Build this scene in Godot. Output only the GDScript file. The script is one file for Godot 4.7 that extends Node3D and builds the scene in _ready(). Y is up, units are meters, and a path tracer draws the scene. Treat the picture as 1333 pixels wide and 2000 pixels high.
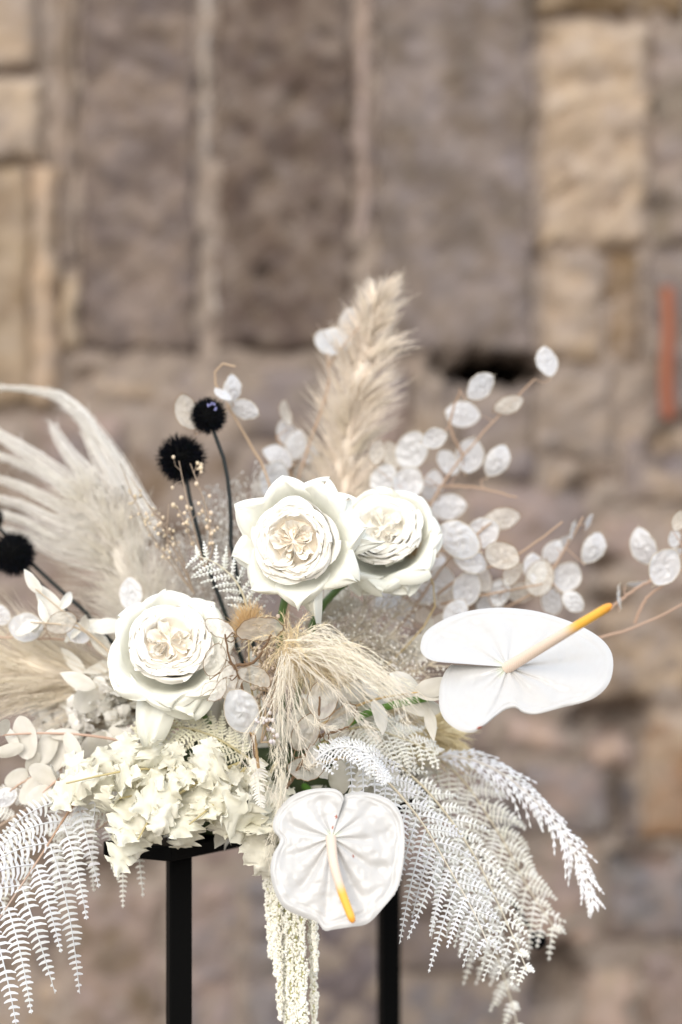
extends Node3D
# A white dried-and-fresh flower arrangement on a black metal stand in front of an old stone wall.

const FOCUS := 2.0          # metres from the lens to the sharp plane (z = 0)
const PER_METRE := 2400.0   # photo pixels per metre on that plane
const EYE := 1.25
const WALL_Z := -1.0

var nz := FastNoiseLite.new()
var rng := RandomNumberGenerator.new()
var M := {}
var V := {}
var taken := {}
var holes := [[966, 724, 82, 27, 0.4], [1205, 1402, 70, 34, 0.07], [1135, 1405, 40, 26, 0.05], [1172, 1100, 34, 14, 0.04], [1082, 1900, 50, 60, 0.07], [215, 1702, 80, 24, 0.04], [515, 540, 14, 18, 0.02], [1207, 1570, 22, 70, 0.035], [160, 735, 30, 14, 0.03], [1130, 955, 30, 22, 0.03], [560, 945, 40, 20, 0.03], [1190, 1180, 34, 12, 0.04],
	[1096, 338, 12, 12, 0.012], [1118, 424, 12, 10, 0.01], [1190, 408, 14, 12, 0.008], [1214, 205, 16, 40, 0.008], [1085, 110, 14, 26, 0.008], [1290, 420, 18, 40, 0.012], [300, 140, 40, 14, 0.006], [262, 230, 22, 12, 0.006], [560, 330, 40, 60, 0.008], [1240, 1680, 60, 20, 0.04], [980, 1180, 60, 20, 0.04], [1290, 870, 30, 40, 0.03], [860, 1790, 60, 18, 0.02], [560, 1830, 50, 20, 0.02], [1010, 1560, 16, 70, 0.03]]


# ---------------------------------------------------------------- geometry collector
class Geo:
	var v := PackedVector3Array()
	var n := PackedVector3Array()
	var c := PackedColorArray()
	var ix := PackedInt32Array()

	func grid(nu: int, nv: int, pos: PackedVector3Array, col: PackedColorArray, closed := false) -> void:
		var b := v.size()
		var nn := PackedVector3Array()
		nn.resize(nu * nv)
		var jm := nv if closed else nv - 1
		for i in nu - 1:
			for j in jm:
				var j2 := (j + 1) % nv
				var a0 := i * nv + j
				var a1 := (i + 1) * nv + j
				var a2 := i * nv + j2
				var a3 := (i + 1) * nv + j2
				var f1 := (pos[a1] - pos[a0]).cross(pos[a2] - pos[a0])
				var f2 := (pos[a3] - pos[a1]).cross(pos[a2] - pos[a1])
				nn[a0] += f1
				nn[a1] += f1 + f2
				nn[a2] += f1 + f2
				nn[a3] += f2
				ix.append(b + a0); ix.append(b + a2); ix.append(b + a1)
				ix.append(b + a1); ix.append(b + a2); ix.append(b + a3)
		for k in nu * nv:
			nn[k] = nn[k].normalized() if nn[k].length_squared() > 1e-24 else Vector3(0, 0, 1)
		v.append_array(pos)
		n.append_array(nn)
		c.append_array(col)

	func tube(pts: PackedVector3Array, r0: float, r1: float, sides: int, c0: Color, c1: Color, belly := 0.0) -> void:
		var b := v.size()
		var m := pts.size()
		var t := (pts[1] - pts[0]).normalized()
		var u := t.cross(Vector3(0.31, 0.52, 0.79)).normalized()
		for i in m:
			if i > 0:
				t = (pts[mini(i + 1, m - 1)] - pts[i - 1]).normalized()
				u = (u - t * u.dot(t)).normalized()
			var w := t.cross(u)
			var f := float(i) / (m - 1)
			var r := lerpf(r0, r1, f) + belly * sin(PI * f)
			var k := c0.lerp(c1, f)
			for j in sides:
				var a := TAU * j / sides
				var d := u * cos(a) + w * sin(a)
				v.append(pts[i] + d * r)
				n.append(d)
				c.append(k)
		for i in m - 1:
			for j in sides:
				var j2 := (j + 1) % sides
				var a0 := b + i * sides + j
				var a2 := b + i * sides + j2
				ix.append(a0); ix.append(a0 + sides); ix.append(a2)
				ix.append(a2); ix.append(a0 + sides); ix.append(a2 + sides)
		if r1 > 0.0006:
			var e := v.size()
			v.append(pts[m - 1] + t * r1 * 0.4)
			n.append(t)
			c.append(c1)
			for j in sides:
				ix.append(b + (m - 1) * sides + j); ix.append(e); ix.append(b + (m - 1) * sides + (j + 1) % sides)

	func strand(p: Vector3, d: Vector3, length: float, bend: Vector3, segs: int, r: float, col: Color) -> void:
		# a tapering hair of three sides
		var b := v.size()
		var u := d.cross(Vector3(0.37, 0.61, 0.7)).normalized()
		var w := d.cross(u).normalized()
		for i in segs + 1:
			var f := float(i) / segs
			var q := p + d * (length * f) + bend * (length * f * f)
			var rr := r * (1.0 - 0.9 * f)
			for j in 3:
				var a := TAU * j / 3.0
				var e := u * cos(a) + w * sin(a)
				v.append(q + e * rr)
				n.append(e)
				c.append(col)
		for i in segs:
			for j in 3:
				var a0 := b + i * 3 + j
				var a2 := b + i * 3 + (j + 1) % 3
				ix.append(a0); ix.append(a0 + 3); ix.append(a2)
				ix.append(a2); ix.append(a0 + 3); ix.append(a2 + 3)

	func ball(p: Vector3, r: Vector3, col: Color, rows := 6, cols := 8, bumps: FastNoiseLite = null, amount := 0.0) -> void:
		var pos := PackedVector3Array()
		var cc := PackedColorArray()
		for i in rows + 1:
			var a := PI * i / rows
			for j in cols:
				var g := TAU * j / cols
				var d := Vector3(sin(a) * cos(g), cos(a), sin(a) * sin(g))
				var k := 1.0 + (amount * bumps.get_noise_3dv(d * 2.0 + p * 70.0) if bumps else 0.0)
				pos.append(p + d * r * k)
				cc.append(col)
		grid(rows + 1, cols, pos, cc, true)

	func facet(a: Vector3, b: Vector3, d: Vector3, col: Color, na: Vector3) -> void:
		var k := v.size()
		v.append(a); v.append(b); v.append(d)
		for i in 3:
			n.append(na)
			c.append(col)
		if (b - a).cross(d - a).dot(na) > 0.0:
			ix.append(k); ix.append(k + 2); ix.append(k + 1)
		else:
			ix.append(k); ix.append(k + 1); ix.append(k + 2)

	func box(lo: Vector3, hi: Vector3, bevel: float, col: Color, bas := Basis(), org := Vector3.ZERO) -> void:
		var ce := (lo + hi) / 2.0
		var h := (hi - lo) / 2.0
		for ax in 3:
			for s: float in [-1.0, 1.0]:
				var nn := Vector3.ZERO
				nn[ax] = s
				var a := (ax + 1) % 3
				var e := (ax + 2) % 3
				var pos := PackedVector3Array()
				var k := v.size()
				var us := [-1.0, -1.0, 1.0, 1.0]
				for i in 4:
					for j in 4:
						var p := Vector3.ZERO
						var inner_i := i == 1 or i == 2
						var inner_j := j == 1 or j == 2
						p[ax] = s * (h[ax] if inner_i and inner_j else h[ax] - bevel * 0.3)
						p[a] = us[i] * (h[a] - (bevel if inner_i else bevel * 0.3))
						p[e] = us[j] * (h[e] - (bevel if inner_j else bevel * 0.3))
						var q := nn
						if not inner_i:
							q[a] = us[i]
						if not inner_j:
							q[e] = us[j]
						v.append(org + bas * (ce + p))
						n.append((bas * q).normalized())
						c.append(col)
				for i in 3:
					for j in 3:
						var q0 := k + i * 4 + j
						if s > 0:
							ix.append(q0); ix.append(q0 + 1); ix.append(q0 + 4)
							ix.append(q0 + 1); ix.append(q0 + 5); ix.append(q0 + 4)
						else:
							ix.append(q0); ix.append(q0 + 4); ix.append(q0 + 1)
							ix.append(q0 + 1); ix.append(q0 + 4); ix.append(q0 + 5)

	func commit(origin := Vector3.ZERO, into: ArrayMesh = null) -> ArrayMesh:
		var m := into if into else ArrayMesh.new()
		var p := v
		if origin != Vector3.ZERO:
			p = v.duplicate()
			for i in p.size():
				p[i] -= origin
		var a := []
		a.resize(Mesh.ARRAY_MAX)
		a[Mesh.ARRAY_VERTEX] = p
		a[Mesh.ARRAY_NORMAL] = n
		a[Mesh.ARRAY_COLOR] = c
		a[Mesh.ARRAY_INDEX] = ix
		m.add_surface_from_arrays(Mesh.PRIMITIVE_TRIANGLES, a)
		return m


# ---------------------------------------------------------------- naming and helpers
func P(x: float, y: float, z := 0.0) -> Vector3:
	var d := FOCUS - z
	return Vector3((x - 666.5) / PER_METRE * d / FOCUS, EYE + (1000.0 - y) / PER_METRE * d / FOCUS, z)


func lin(r: float, g: float, b: float) -> Color:
	return Color(r / 255.0, g / 255.0, b / 255.0).srgb_to_linear()


func jit(col: Color, k: float) -> Color:
	var f := 1.0 + rng.randf_range(-k, k)
	return Color(col.r * f, col.g * f * (1.0 + rng.randf_range(-k, k) * 0.15), col.b * f * (1.0 + rng.randf_range(-k, k) * 0.4))


func rv() -> Vector3:
	return Vector3(rng.randf_range(-1, 1), rng.randf_range(-1, 1), rng.randf_range(-1, 1))


func numbered(called: String) -> String:
	if not taken.has(called):
		taken[called] = 0
		return called
	taken[called] += 1
	return "%s_%03d" % [called, taken[called]]


func tag(o: Node3D, label: String, category: String, group := "", kind := "") -> void:
	o.set_meta("label", label)
	o.set_meta("category", category)
	if group:
		o.set_meta("group", group)
	if kind:
		o.set_meta("kind", kind)


func thing(called: String, label: String, category: String, at: Vector3, group := "", bas := Basis()) -> Node3D:
	var o := Node3D.new()
	o.name = numbered(called)
	add_child(o)
	o.transform = Transform3D(bas, at)
	tag(o, label, category, group)
	return o


func base_of(o: Node) -> Vector3:
	var p := Vector3.ZERO
	while o is Node3D and o != self:
		p += o.position
		o = o.get_parent()
	return p


func obj(called: String, g: Geo, mat: Material, parent: Node3D = self, local := false) -> MeshInstance3D:
	var o := MeshInstance3D.new()
	o.name = called if parent != self else numbered(called)
	o.mesh = g.commit(Vector3.ZERO if local else base_of(parent))
	o.material_override = null
	o.mesh.surface_set_material(0, mat)
	parent.add_child(o, true)
	return o


func put(called: String, mesh: Mesh, parent: Node3D, at: Vector3, dir: Vector3, facing: Vector3, size: float, wide := 1.0) -> MeshInstance3D:
	var o := MeshInstance3D.new()
	o.name = called
	o.mesh = mesh
	parent.add_child(o, true)
	var y := dir.normalized()
	var z := (facing - y * facing.dot(y)).normalized()
	o.transform = Transform3D(Basis(y.cross(z) * size * wide, y * size, z * size), at - base_of(parent))
	return o


func spline(pts: Array, count: int) -> PackedVector3Array:
	var c := Curve3D.new()
	var m := pts.size()
	for i in m:
		var a: Vector3 = pts[maxi(i - 1, 0)]
		var b: Vector3 = pts[mini(i + 1, m - 1)]
		var h := (b - a) / 6.0
		c.add_point(pts[i], -h, h)
	c.bake_interval = 0.003
	var out := PackedVector3Array()
	var total := c.get_baked_length()
	for i in count:
		out.append(c.sample_baked(total * i / (count - 1), true))
	return out


func pix(list: Array, z0: float, z1: float, count: int) -> PackedVector3Array:
	# a curve through photo points whose depth runs from z0 to z1
	var a := []
	for i in list.size():
		a.append(P(list[i][0], list[i][1], lerpf(z0, z1, float(i) / (list.size() - 1))))
	return spline(a, count)


func mat(called: String, rough: float, back := 0.0, spec := 0.5) -> StandardMaterial3D:
	var m := StandardMaterial3D.new()
	m.resource_name = called
	m.vertex_color_use_as_albedo = true
	m.roughness = rough
	m.metallic_specular = spec
	m.cull_mode = BaseMaterial3D.CULL_DISABLED
	if back > 0.0:
		m.backlight_enabled = true
		m.backlight = Color(back, back * 0.985, back * 0.96)
	return m


func bumpy(m: StandardMaterial3D, freq: float, scale: float, depth: float, octaves := 4) -> void:
	var f := FastNoiseLite.new()
	f.seed = 11
	f.frequency = freq
	f.fractal_octaves = octaves
	var t := NoiseTexture2D.new()
	t.width = 512
	t.height = 512
	t.seamless = true
	t.as_normal_map = true
	t.bump_strength = depth
	t.noise = f
	m.normal_enabled = true
	m.normal_texture = t
	m.uv1_triplanar = true
	m.uv1_scale = Vector3.ONE * scale


func materials() -> void:
	M.petal = mat("rose petal", 0.55, 0.14, 0.3)
	M.spathe = mat("waxy spathe", 0.3, 0.1, 0.5)
	M.spadix = mat("spadix", 0.55, 0.15)
	M.hair = mat("dry plume", 0.8, 0.0, 0.2)
	M.dry = mat("dry leaf", 0.7, 0.55, 0.3)
	M.fern = mat("bleached fern", 0.65, 0.2, 0.3)
	M.black = mat("black thistle", 0.85, 0.0, 0.2)
	M.twig = mat("twig", 0.75)
	M.green = mat("fresh stem", 0.45)
	M.bud = mat("dry bud", 0.5, 0.0)
	M.disc = mat("silver pod membrane", 0.32, 0.7, 0.6)
	M.disc.transparency = BaseMaterial3D.TRANSPARENCY_ALPHA
	M.disc.albedo_color = Color(1, 1, 1, 0.74)
	M.film = mat("clear pod membrane", 0.3, 0.8, 0.6)
	M.film.transparency = BaseMaterial3D.TRANSPARENCY_ALPHA
	M.film.albedo_color = Color(1, 1, 1, 0.55)
	M.rim = mat("pod rim", 0.6)
	M.metal = mat("black painted steel", 0.5, 0.0, 0.12)
	bumpy(M.metal, 0.05, 30.0, 0.6)
	M.stone = mat("old sandstone", 0.92, 0.0, 0.25)
	bumpy(M.stone, 0.03, 3.0, 4.0, 5)
	M.mortar = mat("lime mortar", 0.95, 0.0, 0.2)
	bumpy(M.mortar, 0.04, 4.0, 5.0, 5)
	M.ground = mat("packed earth", 0.95, 0.0, 0.2)
	M.foam = mat("floral foam", 0.95, 0.0, 0.1)
	M.rust = mat("rusty iron", 0.8)


# ---------------------------------------------------------------- shared shapes
func leaf_mesh(m: Material, shape: Callable, nu: int, nv: int, fold: float, curl: float, side_curl: float, ruff: float, col: Color, vary: float, s: float) -> ArrayMesh:
	# length 1 along +y from the stalk, face towards +z
	var g := Geo.new()
	var pos := PackedVector3Array()
	var cc := PackedColorArray()
	for i in nu:
		var t := 0.5 - 0.5 * cos(PI * i / (nu - 1))
		var w: float = shape.call(t)
		var a := curl * t
		var cy := sin(a) / curl if absf(curl) > 0.01 else t
		var cz := -(1.0 - cos(a)) / curl if absf(curl) > 0.01 else 0.0
		for j in nv:
			var e := 2.0 * j / (nv - 1) - 1.0
			var z := absf(e) * w * fold - side_curl * e * e * w
			z += ruff * nz.get_noise_3d(t * 55.0 + s * 90.0, e * w * 90.0, s * 31.0) * (0.3 + absf(e))
			pos.append(Vector3(e * w, cy + ruff * 0.3 * nz.get_noise_3d(t * 40.0, e * 20.0, s * 77.0), cz + z))
			var k := 1.0 + vary * nz.get_noise_3d(t * 60.0 + 9.0, e * 18.0, s * 50.0)
			cc.append(Color(col.r * k, col.g * k, col.b * lerpf(1.0, k, 1.4)))
	g.grid(nu, nv, pos, cc)
	var mesh := g.commit()
	mesh.surface_set_material(0, m)
	return mesh


func oval(p: float, q: float, w: float) -> Callable:
	return func(t: float) -> float: return w * 2.0 * pow(maxf(t, 0.0), p) * pow(maxf(1.0 - t, 0.0), q) * pow(2.0, p + q) * 0.5 + 0.004


func oak(lobes: float, w: float, s: float) -> Callable:
	return func(t: float) -> float:
		var env := pow(maxf(t, 0.0), 0.55) * pow(maxf(1.0 - t, 0.0), 0.42) * 1.7
		var u := fposmod(t * lobes + s, 1.0)
		var lobe := 0.5 + 0.5 * cos(TAU * u)
		var tooth := absf(1.0 - 2.0 * fposmod(u * 3.0, 1.0))
		return w * env * (0.5 + 0.5 * pow(lobe, 0.7) + 0.12 * tooth) + 0.02 * (1.0 - t)


func disc_mesh(m: Material, wide: float, cup: float, fold: float, s: float, col: Color, rim_col: Color, rim: float) -> ArrayMesh:
	# a flat round seed-pod skin, length 1 along +y from its stalk, with a wire-thin frame
	var g := Geo.new()
	var pos := PackedVector3Array()
	var cc := PackedColorArray()
	var nr := 10
	var na := 30
	var edge := PackedVector3Array()
	for i in nr + 1:
		var f := float(i) / nr
		for j in na:
			var a := TAU * j / na
			var x := sin(a) * wide * (1.0 + 0.05 * cos(2.0 * a + s * 5.0))
			var y := -cos(a) * (1.0 + 0.07 * pow(absf(cos(a)), 8.0))
			var q := Vector2(x * f, y * f)
			var z := cup * (q.x * q.x + q.y * q.y) + fold * absf(q.x) * (0.5 + 0.5 * q.y)
			z += 0.13 * nz.get_noise_3d(q.x * 50.0 + s * 200.0, q.y * 50.0, s * 40.0) + 0.06 * nz.get_noise_3d(q.x * 130.0, q.y * 130.0 + s * 90.0, 5.0)
			var p := Vector3(q.x * 0.5, q.y * 0.5 + 0.5, z * 0.5)
			pos.append(p)
			if i == nr:
				edge.append(p)
			var k := 1.0 + 0.06 * nz.get_noise_3d(q.x * 90.0, q.y * 60.0, s * 70.0)
			for sc in 4:
				var at := Vector2(cos(sc * 1.9 + s * 3.0), sin(sc * 1.9 + s * 3.0)) * (0.3 + 0.07 * sc) * wide
				k -= 0.22 * exp(-q.distance_squared_to(at) / 0.009)
			cc.append(Color(col.r * k, col.g * k, col.b * k))
	g.grid(nr + 1, na, pos, cc, true)
	var mesh := g.commit()
	mesh.surface_set_material(0, m)
	var h := Geo.new()
	edge.append(edge[0])
	h.tube(edge, rim, rim, 5, rim_col, rim_col)
	var stalk := PackedVector3Array([Vector3(0, -0.14, 0.0), edge[0]])
	h.tube(stalk, rim * 1.2, rim, 4, rim_col, rim_col)
	# the little point left at the far end and faint seed scars
	h.tube(PackedVector3Array([edge[na / 2], edge[na / 2] + Vector3(0.02, 0.09, 0.02)]), rim, rim * 0.4, 4, rim_col, rim_col)
	h.commit(Vector3.ZERO, mesh)
	mesh.surface_set_material(1, M.rim)
	return mesh


func shapes() -> void:
	var white := lin(231, 233, 236)
	var cream := lin(232, 227, 208)
	V.disc = []
	V.film = []
	for k in 6:
		V.disc.append(disc_mesh(M.disc, [0.86, 0.78, 0.92, 0.7, 0.84, 0.76][k], [0.1, -0.15, 0.3, -0.35, 0.18, 0.05][k], [0.0, 0.15, -0.1, 0.3, 0.0, -0.25][k], k * 1.37 + 0.2, jit(white, 0.03), lin(196, 184, 164), 0.011))
		V.film.append(disc_mesh(M.film, [0.76, 0.68, 0.84, 0.6, 0.8, 0.72][k], [0.15, -0.2, 0.25, -0.35, 0.1, 0.3][k], [0.1, 0.25, -0.2, 0.4, 0.0, -0.3][k], k * 2.11 + 0.7, jit(lin(240, 236, 226), 0.04), lin(136, 110, 80), 0.011))
	V.oak = []
	for k in 6:
		V.oak.append(leaf_mesh(M.dry, oak([4.6, 5.2, 4.2, 5.6, 4.9, 4.4][k], [0.36, 0.32, 0.4, 0.34, 0.33, 0.38][k], 0.15 + 0.05 * k), 56, 9, [0.25, 0.1, -0.15, 0.3, 0.05, -0.2][k], [0.9, 1.4, -0.8, 1.7, 0.6, -1.2][k], [0.5, 0.1, 0.8, -0.5, 0.6, 0.2][k], 0.2, jit(lin(234, 231, 215), 0.03), 0.08, k * 1.7))
	V.leaf = []
	for k in 5:
		V.leaf.append(leaf_mesh(M.dry, oval(0.7, [1.0, 1.2, 0.9, 1.1, 1.3][k], [0.2, 0.16, 0.24, 0.18, 0.14][k]), 16, 7, [0.2, 0.35, 0.1, 0.3, 0.2][k], [0.5, -0.6, 1.0, 0.3, 1.3][k], [0.2, 0.0, 0.4, 0.1, -0.2][k], 0.025, jit(lin(229, 226, 216), 0.03), 0.08, k * 2.3))
	V.round = []
	for k in 4:
		V.round.append(leaf_mesh(M.dry, oval(0.45, 0.5, [0.26, 0.3, 0.22, 0.34][k]), 16, 7, [0.1, 0.2, -0.1, 0.05][k], [0.3, -0.4, 0.6, 0.2][k], 0.15, 0.03, jit(lin(221, 217, 206), 0.03), 0.08, k * 3.3))
	V.floret = []
	for k in 4:
		V.floret.append(leaf_mesh(M.dry, oval(0.6, 0.45, [0.42, 0.5, 0.46, 0.38][k]), 12, 9, 0.3, [1.4, -1.0, 1.8, 0.7][k], 0.6, 0.25, jit(lin(240, 238, 231), 0.04), 0.08, k * 4.1))


# ---------------------------------------------------------------- flowers
func petal(parent: Node3D, ctl: Array, phi: float, wide: float, p: float, q: float, around: float, roll: float, ruff: float, col: Color, s: float, called := "petal") -> void:
	# a sheet whose midline is a Bezier in (radius, height), bent round the axis of the flower and rolled back at its edges
	var g := Geo.new()
	var nu := 18
	var nv := 17
	var pos := PackedVector3Array()
	var cc := PackedColorArray()
	var c0: Vector2 = ctl[0]
	var c1: Vector2 = ctl[1]
	var c2: Vector2 = ctl[2]
	var c3: Vector2 = ctl[3]
	for i in nu:
		var t := 1.0 - pow(1.0 - float(i) / (nu - 1), 2.0)
		var b := c0.bezier_interpolate(c1, c2, c3, t)
		var w := wide * (0.16 + 0.84 * pow(t, 0.6)) * pow(maxf(1.0 - pow(t, p), 0.0), q)
		for j in nv:
			var e := 2.0 * j / (nv - 1) - 1.0
			var x := e * w
			var psi := x / around
			var rad := b.x - around * (1.0 - cos(psi))
			var tan_ := around * sin(psi)
			var k := roll * pow(absf(e), 3.0) * t * t
			var z := b.y - k
			rad += k * 0.25
			var f := ruff * (t * t)
			var h := Vector3(rad, tan_, z)
			var nq := Vector3(e * 26.0 + s * 100.0, t * 22.0, s * 37.0)
			h += Vector3(nz.get_noise_3dv(nq), 0.3 * nz.get_noise_3dv(nq + Vector3(50, 0, 0)), nz.get_noise_3dv(nq + Vector3(0, 70, 0))) * f
			h.z += 0.35 * f * absf(e) * nz.get_noise_3dv(nq * 2.7)
			pos.append(Vector3(cos(phi) * h.x - sin(phi) * h.y, sin(phi) * h.x + cos(phi) * h.y, h.z))
			var kk := 1.0 + 0.03 * nz.get_noise_3d(e * 90.0, t * 12.0, s * 20.0)
			cc.append(Color(col.r * kk, col.g * kk, col.b * kk))
	g.grid(nu, nv, pos, cc)
	obj(called, g, M.petal, parent, true)


func heart_petal(parent: Node3D, a: float, spread: float, rho: float, top: float, deep: float, col: Color, s: float) -> void:
	# a folded inner petal: seen from above its lip runs from the middle out round a bend and back
	var g := Geo.new()
	var nu := 10
	var nv := 27
	var pos := PackedVector3Array()
	var cc := PackedColorArray()
	for i in nu:
		var t := float(i) / (nu - 1)
		for j in nv:
			var e := 2.0 * j / (nv - 1) - 1.0
			var ang := a + spread * e + 0.25 * sin(s * 9.0) * (1.0 - absf(e))
			var r := rho * pow(maxf(1.0 - pow(absf(e), 2.4), 0.0), 0.55) + 0.0022
			r *= 0.34 + 0.66 * t
			r += 0.003 * nz.get_noise_3d(e * 34.0 + s * 300.0, t * 8.0, 2.0) * t
			r += 0.0013 * pow(t, 5.0)
			var z := lerpf(-deep, top, t) - 0.10 * absf(e) * (1.0 - rho / 0.04) * 0.02
			z += t * 0.0035 * nz.get_noise_3d(e * 30.0, s * 210.0, 7.0) + t * 0.0014 * nz.get_noise_3d(e * 95.0, s * 110.0, 1.0)
			pos.append(Vector3(cos(ang) * r, sin(ang) * r, z))
			cc.append(col)
	g.grid(nu, nv, pos, cc)
	obj("heart_petal", g, M.petal, parent, true)


func rose(label: String, at: Vector3, facing: Vector3, up: Vector3, outer: Array, s: float, stem: Array, warm: float, quarters: int, crisp: float, size: float) -> void:
	var z := facing.normalized()
	var x := up.cross(z).normalized()
	var t := thing("rose", label, "rose", at, "three white garden roses", Basis(x, z.cross(x), z) * size)
	rng.seed = int(s * 1000)
	var green := lin(240, 240, 229)
	var milk := lin(246, 243, 234)
	for k in outer.size():
		var o: Array = outer[k]
		var R: float = o[1]
		var zt: float = o[2]
		petal(t, [Vector2(0.007, -0.04), Vector2(0.032, -0.036), Vector2(0.040, 0.014 + zt * 0.4), Vector2(R, zt)], deg_to_rad(o[0]), o[3] * 1.55, lerpf(5.0, 2.1, crisp * rng.randf_range(0.75, 1.0)), lerpf(0.5, 1.0, crisp), 0.036, lerpf(0.006, 0.012, crisp), 0.006, jit(green, 0.015), s + k * 0.61)
	var inner := milk.lerp(lin(255, 243, 226), warm)
	# the cup: rings of close packed round petals
	var rings := [[0.0345, 0.0060, 5, 0.034], [0.0318, 0.0085, 6, 0.029], [0.0290, 0.0103, 6, 0.026], [0.0262, 0.0115, 7, 0.022], [0.0234, 0.0122, 7, 0.019]]
	for w in rings.size():
		var r: Array = rings[w]
		for k in int(r[2]):
			var ph: float = TAU * (k + 0.35 * rng.randf()) / r[2] + s * (w + 1.0)
			var R: float = r[0] + rng.randf_range(-0.001, 0.0016)
			var top: float = r[1] + rng.randf_range(-0.0018, 0.0018)
			petal(t, [Vector2(0.005, -0.032 + 0.002 * w), Vector2(R * 0.78, -0.03 + 0.004 * w), Vector2(R * 0.74, top + 0.006), Vector2(R, top - 0.001)], ph, r[3], 7.0, 0.35, R * 0.86, 0.002, 0.0036, jit(milk.lerp(inner, 0.08 * w), 0.012), s + 9.0 + w * 11.0 + k * 0.71)
	# the heart: folded petals packed in uneven quarters on a cushion of smaller ones
	var cushion := Geo.new()
	cushion.ball(Vector3(0, 0, -0.010), Vector3(0.0215, 0.0215, 0.0172), inner, 14, 28, nz, 0.12)
	obj("heart", cushion, M.petal, t, true)
	for q in quarters:
		var a := TAU * q / quarters + s * 1.3 + rng.randf_range(-0.3, 0.3)
		var wide := rng.randf_range(0.7, 1.3)
		for j in 4:
			heart_petal(t, a + rng.randf_range(-0.2, 0.2), PI / quarters * wide * (0.32 + 0.2 * j), 0.0068 + 0.0030 * j + rng.randf_range(-0.0016, 0.0016), 0.0095 + 0.0006 * j + rng.randf_range(-0.002, 0.0022), 0.004, jit(milk.lerp(inner, [0.9, 0.7, 0.5, 0.35, 0.25][j]), 0.012), s + q * 3.3 + j * 0.77)
	for k in 3:
		heart_petal(t, rng.randf() * TAU, rng.randf_range(0.6, 1.2), 0.005 + 0.0016 * k, 0.009 + rng.randf_range(-0.002, 0.002), 0.003, milk.lerp(inner, 0.5), s + 70.0 + k)
	var g := Geo.new()
	g.ball(Vector3(0, 0, -0.042), Vector3(0.0085, 0.0085, 0.009), lin(120, 140, 84), 8, 12)
	obj("hip", g, M.green, t, true)
	for k in 5:
		var ph := TAU * k / 5.0 + s
		petal(t, [Vector2(0.004, -0.042), Vector2(0.012, -0.045), Vector2(0.018, -0.05), Vector2(0.026, -0.062)], ph, 0.0045, 2.0, 0.8, 0.012, 0.001, 0.002, lin(186, 196, 150), s + 80.0 + k, "sepal")
	g = Geo.new()
	var inv := Transform3D(t.basis, at).affine_inverse()
	var line := [Vector3(0, 0, -0.044)]
	for p in stem:
		line.append(inv * p)
	g.tube(spline(line, 14), 0.0032, 0.0032, 8, lin(92, 118, 62), lin(70, 96, 50))
	obj("stem", g, M.green, t, true)


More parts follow.
